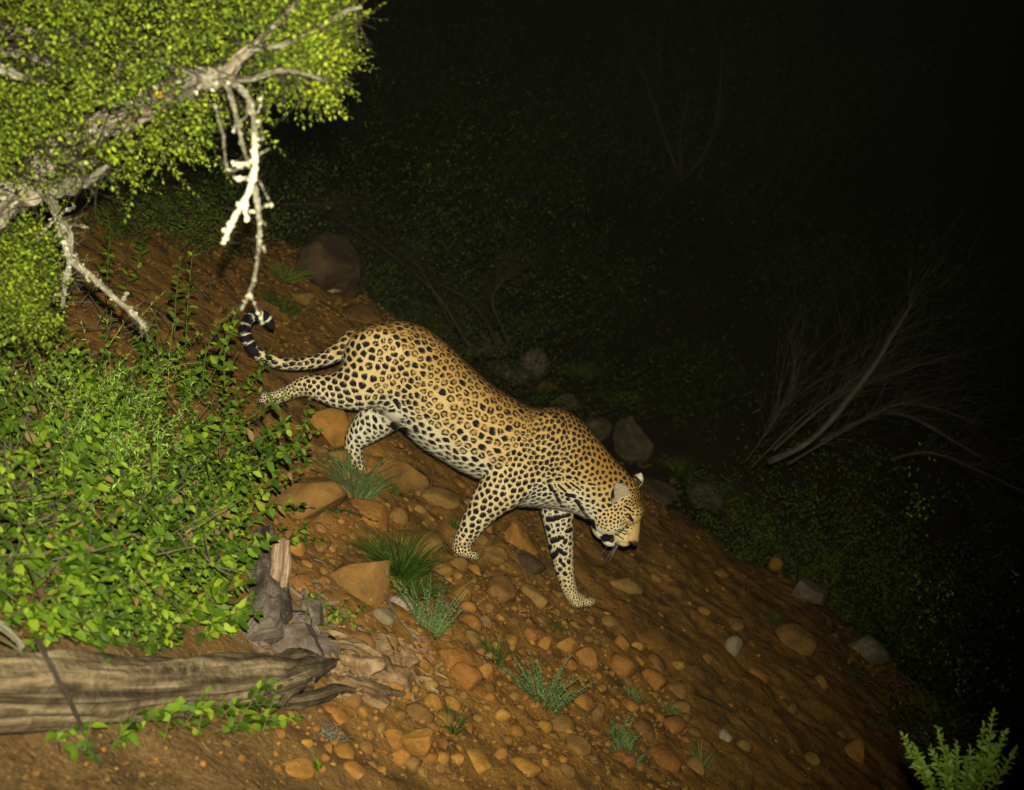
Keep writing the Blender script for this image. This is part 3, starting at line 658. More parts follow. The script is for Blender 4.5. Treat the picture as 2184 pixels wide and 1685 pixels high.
# ears
m, t, b = mat('ear_fur_pale', .9, .1); n_ = noise(t, coords(t), 90, 3); base(t, b, ramp(t, n_, [(.3, (.30, .23, .14)), (.7, (.50, .41, .27))])); M_EARIN = m
m, t, b = mat('ear_fur_black', .9, .1); n_ = noise(t, coords(t), 160, 3); base(t, b, ramp(t, n_, [(.3, (.015, .012, .012)), (.7, (.06, .045, .03))])); M_EARBK = m
m, t, b = mat('ear_fur_white', .9, .1); n_ = noise(t, coords(t), 160, 3); base(t, b, ramp(t, n_, [(.3, (.5, .43, .28)), (.7, (.66, .6, .44))])); M_EARW = m
def ear(center, up, face, wd, ht, depth, tip_mat):
    """a rounded cup: rows from base to rim, opening towards face"""
    c = np.array(center); up = np.array(up, float); up /= np.linalg.norm(up); f = np.array(face, float); f -= up * (f @ up); f /= np.linalg.norm(f); sd = np.cross(up, f)
    nu, nv = 17, 11; outer = []; inn = []
    for a in np.linspace(0, 1, nv):
        for s in np.linspace(-1, 1, nu):
            half = wd * (1 - .12 * a) * math.sqrt(max(0, 1 - (a * .985) ** 3.6))
            x = s * half; z = ht * a * (1 - .10 * s * s)
            y = -depth * (1 - s * s) * (1 - .55 * a) + depth * .25 * a
            P = c + sd * x + up * z + f * y
            outer.append(P - f * .004); inn.append(P + f * .002)
    V = np.array(outer + inn); K = nu * nv
    i = np.arange(nv - 1)[:, None] * nu; j = np.arange(nu - 1)[None]; q = np.stack([i + j, i + j + 1, i + nu + j + 1, i + nu + j], -1).reshape(-1, 4)
    rim = [k for k in range(nu)] ; loop = list(range(0, K, nu)) + list(range(K - nu + 1, K)) + list(range(K - 1 - nu, -1, -nu)) + list(range(nu - 2, 0, -1))
    L = np.array(loop); Ln = np.roll(L, -1); e = np.stack([L, Ln, Ln + K, L + K], -1)
    me = np_mesh('ear', V, [q[:, ::-1], q + K, e], [M_EARBK, M_EARIN, M_FUR, tip_mat]); n1 = len(q)
    mi = np.zeros(len(me.polygons), np.int32); mi[n1:2 * n1] = 1; mi[2 * n1:] = 2
    rows_ = np.repeat(np.arange(nv - 1), nu - 1); mi[:n1][rows_ > 5] = 3; cols_ = np.tile(np.arange(nu - 1), nv - 1); dk = (cols_ < 4) & (rows_ > 2) & (rows_ < 9); mi[n1:2 * n1][dk] = 0
    me.polygons.foreach_set('material_index', mi); sp_ = me.attributes.new('tone', 'FLOAT', 'POINT'); sp_.data.foreach_set('value', np.full(len(V), .45, np.float32))
    return me
e1 = mobj('ear', ear(lp(1326, 1068, -.104), lp(1311, 1016, -.132) - lp(1326, 1068, -.104), (.25, -1.0, .15), .043, .088, .015, M_EARBK), leo); e1['label'] = 'ear turned to the camera with a pale inside'
e2 = mobj('ear', ear(lp(1350, 1034, .055), lp(1378, 1000, .07) - lp(1350, 1034, .055), (.7, .55, -.6), .034, .058, .018, M_EARW), leo); e2['label'] = 'far ear with black back and white tip'
# eye: dark, the red shine of the flash painted as the pupil's own colour
def ball(c, r, mt, name, n=14):
    a = np.linspace(0, math.pi, n)[1:-1]; b = np.arange(n) / n * 2 * math.pi
    V = np.stack([np.sin(a)[:, None] * np.cos(b), np.sin(a)[:, None] * np.sin(b), np.cos(a)[:, None] + 0 * b], -1).reshape(-1, 3); V = np.concatenate([V, [[0, 0, 1], [0, 0, -1]]]) * r + np.array(c)
    m_ = n - 2; i = np.arange(m_ - 1)[:, None] * n; j = np.arange(n)[None]; j2 = (j + 1) % n; F = np.stack([i + j, i + n + j, i + n + j2, i + j2], -1).reshape(-1, 4)
    jj = np.arange(n); jn = (jj + 1) % n
    return np_mesh(name, V, [F, np.stack([jn, np.full(n, m_ * n), jj], -1), np.stack([jj + (m_ - 1) * n, np.full(n, m_ * n + 1), jn + (m_ - 1) * n], -1)], [mt])
def surf_at(u, v, rg=5):
    s = np.where((reg == rg) & (np.hypot(U - u, Vv - v) < 2.5) & (DY < .02))[0]
    return co[s[np.argmin(co[s, 1])]] if len(s) else lp(u, v, -.06)
m, t, b = mat('eye', .12, .6); b.inputs['Base Color'].default_value = (.035, .028, .018, 1); M_EYE = m
m, t, b = mat('painted_eyeshine', .2, .5); b.inputs['Base Color'].default_value = (.95, .22, .07, 1); M_PUP = m
ep = surf_at(1342, 1102)
mobj('eye', ball(ep + np.array([.002, .004, 0]), .0115, M_EYE, 'eye'), leo)
mobj('pupil', ball(ep + np.array([-.0015, -.0065, .0015]), .0042, M_PUP, 'pupil', 8), leo)
M_NOSE = m_plain('nose_skin', (.10, .05, .045), .5, .4)
mobj('nose', ball(lp(1355, 1158, 0), .0115, M_NOSE, 'nose'), leo)
wb = Bag(); wr = random.Random(5)
for k in range(6):
    u, v = 1316 + wr.random() * 18, 1140 + wr.random() * 14; s0 = surf_at(u, v)
    L = .07 + .05 * wr.random(); d1 = np.array([-.55 - .4 * wr.random(), -.55, -.35 - .5 * wr.random()]); d1 /= np.linalg.norm(d1)
    tt = np.linspace(0, 1, 7)[:, None]; P = s0 + d1 * L * tt + np.array([0, 0, -.02]) * tt ** 2
    wb.add(*tube(P, np.linspace(.0004, .00015, 7), 3))
o = mobj('whiskers', wb.mesh('whiskers', [m_plain('whisker', (.7, .68, .6), .6)]), leo)
# ------------------------------------------------------------------ stones
def ico(sub):
    bm_ = __import__('bmesh'); b = bm_.new(); bm_.ops.create_icosphere(b, subdivisions=sub, radius=1.0)
    V = np.array([v.co[:] for v in b.verts]); F = np.array([[v.index for v in f.verts] for f in b.faces]); b.free(); return V, F
ICO1, ICO2, ICO3, ICO4 = ico(1), ico(2), ico(3), ico(4)
def n3(V, s, seed):
    return (vnoise(V[:, 0] * s + 3, V[:, 1] * s, seed) + vnoise(V[:, 1] * s + 7, V[:, 2] * s, seed + 1) + vnoise(V[:, 2] * s + 11, V[:, 0] * s, seed + 2))
def rock_shape(ic, seed, cuts=7, amp=.16, round_=.0):
    V, F = ic; V = V.copy(); r = np.random.RandomState(seed)
    V = V * (1 + amp * n3(V, 1.3, seed))[:, None]
    for k in range(cuts):                                   # broken faces
        n = r.normal(size=3); n /= np.linalg.norm(n); d = .50 + .32 * r.rand()
        h = V @ n - d; V = V - n[None] * (np.maximum(h, 0) * (.94 - round_))[:, None]
    V = V * (1 + .06 * n3(V, 4, seed + 5) + .035 * n3(V, 11, seed + 9))[:, None]; V /= np.abs(V).max(0)
    return V, F
rock_meshes = {}
def rock_mesh(mt, seed, ic=ICO3, cuts=7, round_=0.0):
    key = (mt.name, seed, cuts, len(ic[0]))
    if key not in rock_meshes:
        V, F = rock_shape(ic, seed, cuts, round_=round_)
        rock_meshes[key] = np_mesh('rock', V, [F], [mt], smooth=True)
    return rock_meshes[key]
def place_rock(u, v, wpx, hpx, mt, seed, label, rot=None, name='rock', cuts=7, ic=ICO3, sink=.30, cat='rock', group=None, flat=None, round_=0.0):
    """u, v: centre of the stone in the picture; wpx, hpx its size there"""
    r = random.Random(seed * 131 + int(u))
    g = ghit(u, v + hpx * .32); _, _, dep = proj(g)
    sx = wpx * dep / FPX / 2; sz = hpx * dep / FPX / 2
    n = gnormal(g[0], g[1])
    o = bpy.data.objects.new(name, rock_mesh(mt, seed % 9 if ic is not ICO4 else seed, ic, cuts, round_)); COL.objects.link(o)
    up = Vector(n).lerp(Vector((0, 0, 1)), .45).normalized()
    q = Vector((0, 0, 1)).rotation_difference(up)
    yaw = rot if rot is not None else r.uniform(-.5, .5)
    o.rotation_mode = 'QUATERNION'; o.rotation_quaternion = q @ Matrix.Rotation(yaw, 3, 'Z').to_quaternion()
    o.scale = (sx * 1.06, sx * r.uniform(.75, 1.0), sz * (flat or 1.0) * 1.05)
    o.location = Vector(g) + up * sz * (1 - 2 * sink) * .8
    tag(o, label, cat, group); return o
R_ = [  # u, v, w, h, material, label
 (688, 562, 165, 135, M_DARK, 'large dark angular boulder at the trail edge beside the hanging twig', 4),
 (702, 612, 70, 22, M_PALE, 'pale broken stone at the foot of the large dark boulder', 3),
 (640, 626, 60, 30, M_BROWN, 'flat brown stone just below the large dark boulder, on its downhill left corner', 3),
 (820, 632, 88, 46, M_GREY, 'squarish brown grey stone between the dark boulder and the dead brush', 3),
 (770, 668, 120, 44, M_BROWN, 'long low brown slab sunk in the bank above the rump of the leopard', 3),
 (905, 672, 110, 40, M_BROWN, 'flat brown slab on the bank above the back of the leopard', 3),
 (952, 694, 100, 46, M_BROWN, 'dark brown slab directly above the curve of the loins of the leopard', 3),
 (988, 680, 38, 34, M_ORANGE, 'small orange stone in the grey brush above the leopard', 2),
 (1058, 738, 80, 60, M_GREY, 'rounded grey brown stone in the grass above the middle of the leopard back', 3),
 (1138, 772, 70, 62, M_PALE, 'pale pinkish stone at the trail edge above the middle of the back', 3),
 (1092, 790, 110, 50, M_GREY, 'broad grey stone under the pale pinkish one at the trail edge', 3),
 (1000, 745, 60, 32, M_GREY, 'low grey stone touching the outline of the back near the loins', 3),
 (1160, 825, 60, 30, M_BROWN, 'low brown stone just above the shoulder dip of the back', 3),
 (1212, 856, 62, 38, M_GREY, 'grey stone above the shoulders of the leopard', 3),
 (1272, 918, 66, 66, M_GREY, 'dark grey stone directly behind the neck of the leopard', 3),
 (1346, 938, 92, 108, M_GREY, 'big upright grey boulder behind the head of the leopard', 4),
 (1390, 1046, 110, 26, M_GREY, 'long flat grey stone right beside the far ear of the leopard', 3),
 (1502, 1056, 86, 58, M_GREY, 'round topped grey stone by the green shrub beyond the trail', 3),
 (1556, 1098, 40, 26, M_BROWN, 'small brown stone at the foot of the green shrub', 2),
 (1640, 1142, 84, 46, M_GREY, 'wide grey brown stone under the low end of the green shrub', 3),
 (1652, 1204, 34, 34, M_ORANGE, 'lone orange stone above the split grey slab', 2),
 (1718, 1262, 96, 62, M_GREY, 'upper half of the split grey slab at the far trail edge', 4),
 (1785, 1292, 100, 66, M_GREY, 'lower half of the split grey slab at the far trail edge', 4),
 (1692, 1352, 96, 70, M_BROWN, 'reddish layered stone below the split grey slab', 3),
 (1848, 1386, 108, 62, M_GREY, 'domed pale brown stone at the corner of the trail', 4),
 (1912, 1392, 66, 84, M_BROWN, 'tall rounded stone leaning behind the domed pale brown one', 3),
 (1562, 1368, 40, 60, M_GREY, 'narrow upright pale stone in the middle of the trail', 3),
 (1540, 1218, 44, 30, M_BROWN, 'small brown stone on the trail in front of the nose of the leopard', 2),
 (1620, 1430, 60, 32, M_ORANGE, 'orange stone half buried in the trail below the narrow pale one', 2),
 (1500, 1300, 36, 22, M_ORANGE, 'small orange stone on the trail between the front paw and the grey slabs', 2),
 (1330, 1240, 90, 34, M_BROWN, 'flat brown stone beside the farthest front paw', 3),
 (1824, 1590, 52, 66, M_ORANGE, 'orange upright stone on the lower trail', 3),
 (1960, 1560, 44, 60, M_GREY, 'grey stone beside the lime green shoots', 3),
 (1544, 1562, 42, 26, M_PALE, 'white stone on the bare lower trail', 3),
 (692, 888, 118, 112, M_ORANGE, 'round orange red boulder between the bush and the forward hind leg', 4),
 (655, 812, 130, 60, M_BROWN, 'low brown mound of rock under the stretched hind leg', 3),
 (648, 1036, 176, 108, M_BROWN, 'wide angular brown slab beside the leafy bush and the grass by the hind paw', 4),
 (760, 1204, 138, 112, M_BROWN, 'large angular slab with a ridge across it below the dark grass tuft', 4),
 (884, 1146, 120, 62, M_BROWN, 'long rounded brown rock just behind the near front paw', 3),
 (860, 1000, 120, 70, M_BROWN, 'brown rock in the shadow under the belly', 3),
 (790, 1082, 110, 48, M_ORANGE, 'orange brown slab below the grass at the hind paw', 3),
 (942, 1056, 90, 40, M_BROWN, 'low brown stone under the chest of the leopard', 3),
 (1104, 1138, 84, 84, M_ORANGE, 'round orange rock between the two front legs', 4),
 (1056, 1176, 60, 36, M_BROWN, 'small tan stone touching the round orange rock between the front legs', 3),
 (1130, 1198, 64, 34, M_DARK, 'dark flat stone below the round orange rock', 3),
 (1066, 1246, 84, 72, M_BROWN, 'rounded brown stone downhill of the near front paw', 3),
 (1140, 1258, 74, 50, M_BROWN, 'flat brown stone left of the farthest front paw', 3),
 (982, 1258, 46, 40, M_ORANGE, 'orange stone above the tall grey green herb', 3),
 (936, 1208, 60, 34, M_BROWN, 'small brown stone next to the dark grass tuft', 2),
 (1010, 1210, 46, 28, M_ORANGE, 'small stone directly below the near front paw', 2),
 (818, 1310, 60, 42, M_GREY, 'bluish grey stone beside the base of the tall grey green herb', 3),
 (856, 1278, 70, 34, M_PALE, 'pale pinkish stone tucked under the tall grey green herb', 3),
 (970, 1390, 92, 66, M_ORANGE, 'biggest orange stone of the pile below the tall grey green herb', 4),
 (992, 1432, 72, 58, M_ORANGE, 'orange red stone under the biggest one of the pile', 3),
 (1034, 1420, 42, 50, M_ORANGE, 'upright orange stone at the downhill end of the pile', 3),
 (1010, 1352, 46, 40, M_BROWN, 'brown stone on top of the orange pile beside the pale stick', 2),
 (1160, 1366, 30, 42, M_ORANGE, 'narrow yellowish stone in the cluster above the spreading herb', 2),
 (1204, 1368, 52, 46, M_ORANGE, 'squarish orange stone in the cluster above the spreading herb', 3),
 (1252, 1392, 64, 52, M_ORANGE, 'largest orange stone of the cluster above the spreading herb', 3),
 (1212, 1410, 44, 34, M_ORANGE, 'small orange stone wedged under the squarish one', 2),
 (1322, 1362, 44, 40, M_ORANGE, 'round orange stone apart from the cluster, on the trail side', 3),
 (1322, 1410, 60, 56, M_ORANGE, 'orange stone with a flat face below the round one on the trail side', 3),
 (1392, 1442, 62, 42, M_ORANGE, 'long orange stone pointing down the trail', 3),
 (1300, 1320, 50, 26, M_BROWN, 'low brown stone below the farthest front paw', 2),
 (720, 1516, 68, 34, M_ORANGE, 'flat orange stone at the end of the rotten roots', 3),
 (886, 1566, 66, 72, M_ORANGE, 'orange stone with a white lichen spot', 4),
 (848, 1606, 52, 46, M_ORANGE, 'orange red stone leaning on the lichen spotted one', 3),
 (842, 1566, 56, 40, M_ORANGE, 'dull orange stone behind the lichen spotted one', 3),
 (1072, 1520, 38, 30, M_ORANGE, 'bright orange cube shaped stone in the gravel', 2),
 (1100, 1552, 40, 24, M_ORANGE, 'small flat stone just below the cube shaped one', 2),
 (1160, 1544, 36, 34, M_ORANGE, 'yellow orange stone below the spreading herb', 2),
 (1242, 1492, 50, 44, M_ORANGE, 'brown orange stone at the right foot of the spreading herb', 3),
 (1272, 1512, 34, 60, M_BROWN, 'narrow brown stone standing beside the brown orange one', 3),
 (1022, 1612, 74, 42, M_ORANGE, 'long tan orange stone near the lower edge of the gravel', 3),
 (1068, 1604, 32, 42, M_ORANGE, 'upright tan stone next to the long tan orange one', 2),
 (972, 1612, 34, 34, M_ORANGE, 'round orange stone just uphill of the long tan orange one', 2),
 (700, 1590, 26, 26, M_ORANGE, 'round orange pebble near the white lichen clump', 2),
 (1332, 1612, 56, 40, M_ORANGE, 'orange stone beside the thin grass at the lower edge', 3),
 (1412, 1604, 84, 52, M_ORANGE, 'large block shaped orange stone near the lower edge of the trail', 3),
 (1232, 1582, 60, 38, M_BROWN, 'brown stone between the gravel and the thin grass', 3),
 (1120, 1630, 70, 34, M_ORANGE, 'broad orange stone at the lower edge of the gravel', 3),
 (640, 1628, 80, 34, M_ORANGE, 'broad orange stone buried at the lower edge left of the gravel', 3),
 (760, 1632, 60, 34, M_ORANGE, 'orange stone at the lower edge below the lichen clump', 3),
 (1340, 1500, 50, 30, M_ORANGE, 'low orange stone beside the small blue green herb', 2),
 (596, 1560, 26, 24, M_ORANGE, 'small orange stone below the leafy vine', 2),
 (1480, 1620, 60, 40, M_BROWN, 'brown stone in the lower trail near the block shaped one', 3),
]
ROT = {1: ICO1, 2: ICO2, 3: ICO3, 4: ICO4}
for k, (u, v, w_, h_, mt, lab, lv) in enumerate(R_):
    cuts = 9 if mt in (M_BROWN, M_DARK) else (6 if w_ > 60 else 4)
    place_rock(u, v, w_, h_, mt, k, lab, ic=ROT[lv], cuts=cuts + 5, sink=.42 if not (v < 1420 and ghit(u, v + h_ * .32)[1] > 6.6) else .10, cat='rock' if w_ > 60 else 'stone', name='rock' if w_ > 60 else 'stone', round_=.04 if mt is M_ORANGE else .0)
# smaller stones, too alike to single out
rs = random.Random(3); placed = [(r[0], r[1], max(r[2], r[3]) / 2) for r in R_]
ZN = [([(600, 960), (940, 960), (1100, 1180), (1290, 1310), (1500, 1480), (1480, 1640), (700, 1640), (700, 1500), (900, 1400), (700, 1340), (580, 1100)], 120, (26, 74), 'half buried rock in the slope below the leopard', 'half buried rocks in the slope below the leopard', (M_BROWN, M_BROWN, M_ORANGE)),
      ([(1300, 1230), (1500, 1160), (1700, 1260), (1900, 1450), (1880, 1640), (1500, 1640), (1400, 1420)], 14, (26, 70), 'half buried rock in the open trail', 'half buried rocks in the open trail', (M_BROWN,)),
      ([(900, 1330), (1100, 1340), (1420, 1380), (1480, 1640), (560, 1640), (640, 1500), (860, 1480), (940, 1440)], 170, (11, 32), 'stone in the gravel below the feathery herbs', 'small stones in the gravel below the herbs', (M_ORANGE, M_ORANGE, M_ORANGE, M_BROWN)),
      ([(0, 1570), (560, 1540), (620, 1640), (0, 1660)], 34, (7, 20), 'stone on the bare earth in front of the old log', 'small stones in front of the old log', (M_BROWN, M_ORANGE)),
      ([(880, 1180), (1060, 1190), (1240, 1310), (1200, 1340), (940, 1290)], 44, (10, 28), 'stone on the ground between the front paws of the leopard', 'small stones between the front paws', (M_BROWN, M_ORANGE)),
      ([(1300, 1200), (1480, 1120), (1700, 1240), (1800, 1420), (1700, 1540), (1420, 1400)], 16, (7, 16), 'stone lying on the open trail', 'small stones on the open trail', (M_BROWN, M_BROWN, M_ORANGE)),
      ([(560, 960), (740, 970), (960, 1010), (960, 1120), (700, 1150), (560, 1080)], 30, (10, 22), 'stone among the slabs under the belly', 'small stones under the belly', (M_BROWN, M_ORANGE)),
      ([(560, 640), (760, 640), (1040, 700), (1240, 850), (1480, 1060), (1400, 1100), (1180, 860), (800, 680)], 40, (9, 24), 'stone on the bank along the far edge of the trail', 'small stones along the far trail edge', (M_BROWN, M_GREY))]
def pick(mt, sz, mid, lab):
    col = {'orange_sandstone': 'orange', 'brown_sandstone': 'brown', 'grey_weathered_stone': 'grey'}[mt.name]
    return mt, rs.randrange(9), ('larger ' if sz > mid else 'tiny ') + col + ' ' + lab
def in_poly(x, y, P):
    x = np.asarray(x, float); c = np.zeros(x.shape, bool); n = len(P)
    for i in range(n):
        (x0, y0), (x1, y1) = P[i], P[(i + 1) % n]
        if y0 == y1: continue
        s = ((y0 > y) != (y1 > y)) & (x < (x1 - x0) * (y - y0) / (y1 - y0) + x0); c ^= s
    return c
for P, n, (lo, hi), lab, grp, mts in ZN:
    xs_ = [p[0] for p in P]; ys_ = [p[1] for p in P]; got = tries = 0
    while got < n and tries < 6000:
        big = hi > 50; tries += 1; u, v = rs.uniform(min(xs_), max(xs_)), rs.uniform(min(ys_), max(ys_))
        sz = lo + (hi - lo) * rs.random() ** 2
        if not bool(in_poly(u, v, P)) or any(math.hypot(u - a, v - b) < c * (.8 if big else .75) + sz * (.30 if big else .45) for a, b, c in placed): continue
        placed.append((u, v, sz / 2 * (.7 if big else 1))); got += 1
        place_rock(u, v, sz, sz * rs.uniform(.6, .95), *pick(rs.choice(mts), sz, (lo + hi) / 2, lab), ic=ICO2, cuts=9, sink=.56 if big else .40, name='rock' if big else 'stone', cat='rock' if big else 'stone', group=grp, rot=rs.uniform(0, 6), round_=.15)
# gravel, grit and dry litter
TRAIL = [(1200, 1180), (1480, 1070), (1800, 1290), (1980, 1700), (1540, 1700), (1440, 1480), (1290, 1330)]
def scatter_ground(n, seed, lim=(0, 300, 2050, 1690), dens=None, ymax=9.5):
    r = np.random.RandomState(seed); m = n * 14; x = r.uniform(-3.2, 3.6, m); y = 1.4 + (ymax - 1.4) * r.rand(m) ** 1.15; z = ground(x, y)
    U_, V_, _ = proj(np.stack([x, y, z], 1)); s = (U_ > lim[0]) & (U_ < lim[2]) & (V_ > lim[1]) & (V_ < lim[3])
    if dens is not None: s &= r.rand(m) < dens(U_, V_, x, y)
    k = np.where(s)[0][:n]; return x[k], y[k], z[k], r
x, y, z, r = scatter_ground(15000, 5, dens=lambda a, b, x_, y_: (.25 + .75 * sstep(-.1, .25, fbm(x_ * 2.2, y_ * 2.2, 3, 8))) * np.where(in_poly(a, b, TRAIL), .10, 1))
bg_ = Bag(); Vi, Fi = ICO1
sizes = (.0025 + .0095 * r.rand(len(x)) ** 3.5) * np.interp(y, [2, 6], [.85, 1.3])
for mt_i, sl in ((M_ORANGE, slice(0, 2600)), (M_BROWN, slice(2600, 15000))):
    bg_ = Bag(); n = len(x[sl]); R3 = r.normal(size=(n, 3, 3)) * .22 + np.eye(3)
    Vv_ = np.einsum('nij,kj->nki', R3, Vi) * sizes[sl][:, None, None] * np.array([1, 1, .75]); Vv_ += np.stack([x[sl], y[sl], z[sl] + sizes[sl] * .2], 1)[:, None]
    K = len(Vi); F_ = (Fi[None] + (np.arange(n) * K)[:, None, None]).reshape(-1, 3); bg_.add(Vv_.reshape(-1, 3), [F_])
    o = mobj('gravel', bg_.mesh('gravel', [mt_i], smooth=False), kind='stuff'); tag(o, 'orange grit scattered over the slope' if mt_i is M_ORANGE else 'brown grit and earth crumbs scattered over the slope', 'gravel')
x, y, z, r = scatter_ground(7000, 9, lim=(0, 600, 1900, 1690), dens=lambda a, b, x_, y_: np.where(in_poly(a, b, TRAIL), .05, np.where(a < 1250, .9, .5)))
n = len(x); L = .008 + .032 * r.rand(n) ** 2.5; a = r.rand(n) * 6.28; tl_ = r.normal(0, .25, n); wd = .0007 + .001 * r.rand(n)
d = np.stack([np.cos(a), np.sin(a), PLANE[1] * np.cos(a) + tl_], 1) * L[:, None]; sd = np.stack([-np.sin(a), np.cos(a), 0 * a], 1) * wd[:, None]; c0 = np.stack([x, y, z + .004], 1)
Vv_ = np.stack([c0 - sd, c0 + sd, c0 + d + sd * .5, c0 + d - sd * .5, c0 + [0, 0, .002] + d * .5], 1).reshape(-1, 3); b_ = np.arange(n)[:, None] * 5
o = mobj('litter', np_mesh('litter', Vv_, [b_ + [0, 1, 4], b_ + [1, 2, 4], b_ + [2, 3, 4], b_ + [3, 0, 4]], [M_LITTER], False), kind='stuff'); tag(o, 'dry grass bits and fallen stems lying on the slope', 'litter')
# ------------------------------------------------------------------ leaves
LT = np.array([(0, 0, 0), (.30, .44, .07), (.33, 0, .0), (.30, -.44, .07), (.68, .36, .0), (.70, 0, -.07), (.68, -.36, .0), (1, 0, -.20)])
LF = np.array([(0, 2, 1), (0, 3, 2), (1, 2, 5), (1, 5, 4), (2, 3, 6), (2, 6, 5), (4, 5, 7), (5, 6, 7)])
LT4 = np.array([(0, 0, 0), (.45, .42, .06), (.45, -.42, .06), (1, 0, -.08)]); LF4 = np.array([(0, 2, 1), (1, 2, 3)])
def leaf_arrays(p, d, nrm, L, W, T=LT, F=LF):
    p = np.asarray(p); d = d / (np.linalg.norm(d, axis=1)[:, None] + 1e-9); sd = np.cross(nrm, d); sd /= np.linalg.norm(sd, axis=1)[:, None] + 1e-9; nn = np.cross(d, sd)
    V = p[:, None] + d[:, None] * (T[None, :, 0, None] * L[:, None, None]) + sd[:, None] * (T[None, :, 1, None] * W[:, None, None]) + nn[:, None] * (T[None, :, 2, None] * L[:, None, None])
    n = len(p); return V.reshape(-1, 3), (F[None] + (np.arange(n) * len(T))[:, None, None]).reshape(-1, 3)
leaf_me = {}
def plant_leaves(root, p, d, nrm, L, W, mt, n_parts=300, T=LT, F=LF, score=None, name='leaf'):
    """the leaves that show largest become parts, the others one joined mesh"""
    p = np.asarray(p); n = len(p)
    U_, V_, dep = proj(p); sc = (L / dep) * (1 + 0 * L) if score is None else score
    vis = (U_ > 0) & (U_ < 2184) & (V_ > 0) & (V_ < 1685); sc = np.where(vis, sc, -1)
    o_ = np.argsort(-sc); A, B = o_[:n_parts], o_[n_parts:]
    if len(B):
        V, Fq = leaf_arrays(p[B], d[B], nrm[B], L[B], W[B], T, F); mobj('foliage', np_mesh('foliage', V, [Fq], [mt], True), root, 'stuff')
    if len(A):
        if (mt.name, len(T)) not in leaf_me: leaf_me[(mt.name, len(T))] = np_mesh('leaf', T, [F], [mt], True)
        me = leaf_me[(mt.name, len(T))]; inv = world_mat(root).inverted()
        dn = d / np.linalg.norm(d, axis=1)[:, None]; sd = np.cross(nrm, dn); sd /= np.linalg.norm(sd, axis=1)[:, None] + 1e-9; nn = np.cross(dn, sd)
        for k in A:
            o = bpy.data.objects.new(name, me); COL.objects.link(o); o.parent = root; o.matrix_parent_inverse = inv
            M = Matrix([[dn[k, q] * L[k], sd[k, q] * W[k], nn[k, q] * L[k], p[k, q]] for q in range(3)] + [[0, 0, 0, 1]]); o.matrix_basis = M
def shoot(base_, dirv, length, bend, n=8, r=None):
    """a curved stem: points"""
    d = np.array(dirv, float); d /= np.linalg.norm(d); P = [np.array(base_, float)]; st = length / (n - 1)
    for k in range(n - 1):
        d = d + np.array(bend) / (n - 1) + (r.normal(0, .07, 3) if r is not None else 0); d /= np.linalg.norm(d); P.append(P[-1] + d * st)
    return np.array(P)
def stem_leaves(P, step, L, W, r, start=.15, opposite=True, droop=-.25, face=None, spread=.9):
    """leaves in pairs along a stem"""
    seg = np.linalg.norm(np.diff(P, axis=0), axis=1); s = np.concatenate([[0], np.cumsum(seg)]); tot = s[-1]
    q = np.arange(tot * start, tot, step); out = []; az0 = r.rand() * 3
    for i, a in enumerate(q):
        k = min(np.searchsorted(s, a) - 1, len(P) - 2); k = max(k, 0); f = (a - s[k]) / seg[k]; c = P[k] * (1 - f) + P[k + 1] * f; t = (P[k + 1] - P[k]) / seg[k]
        b = np.cross(t, [0, 0, 1.0]);
        if np.linalg.norm(b) < .1: b = np.cross(t, [0, 1.0, 0])
        b /= np.linalg.norm(b); b2 = np.cross(t, b); az = az0 + i * (1.57 if opposite else 2.4)
        for sgn in ((1, -1) if opposite else (1,)):
            o = (b * math.cos(az) + b2 * math.sin(az)) * sgn; d = o * spread + t * .55 + np.array([0, 0, droop]) + r.normal(0, .18, 3)
            fade = .55 + .45 * math.sin(math.pi * min(1, max(0, .12 + .95 * a / tot)))
            nn = np.array([0, -.35, .8]) + r.normal(0, .3, 3)
            out.append((c, d, nn, L * fade * (.75 + .5 * r.rand()), W * fade * (.75 + .5 * r.rand())))
    # terminal leaf
    out.append((P[-1], P[-1] - P[-2] + r.normal(0, .003, 3), np.array([0, -.4, .8]), L * .7, W * .7))
    return out
def unpack(Ls): return [np.array([l[k] for l in Ls]) for k in range(5)]

# ------------------------------------------------------------------ the leafy bush on the uphill side
r = np.random.RandomState(21)
root = thing('leafy_bush', ghit(180, 1330), 'dense bright green leafy bush filling the space between the tree branch and the old log', 'bush')
EDGE = [(-120, 760), (60, 760), (200, 800), (330, 800), (430, 780), (500, 850), (520, 930), (600, 980), (560, 1080), (520, 1150), (525, 1260), (520, 1372), (380, 1412), (180, 1398), (40, 1392), (-120, 1392)]
Ls = []; stems = Bag(); cnt = 0
while cnt < 520:
    u, v = r.uniform(-120, 610), 760 + (1392 - 760) * r.rand() ** .8
    if not bool(in_poly(u, v, EDGE)): continue
    cnt += 1; g = ghit(u, v); y = g[1]
    h = r.uniform(.10, .42) * np.interp(v, [760, 1000, 1340, 1400], [1.0, 1.05, .75, .3]) * np.interp(u, [420, 600], [1, .6])
    lean = np.array([r.normal(.22, .35), r.normal(-.35, .3), 1.0]); P = shoot(g, lean, h, (r.normal(.2, .4), -.3, -.25), 8, r)
    stems.add(*tube(P, np.linspace(.0022, .0009, 8), 3)); kind = r.rand()
    lam = (.036 if kind < .6 else .024) * np.interp(v, [760, 1350], [.85, 1.12])
    lam *= r.uniform(.7, 1.25); Ls += stem_leaves(P, r.uniform(.016, .030), lam, lam * r.uniform(.5, .75), r, start=.12)
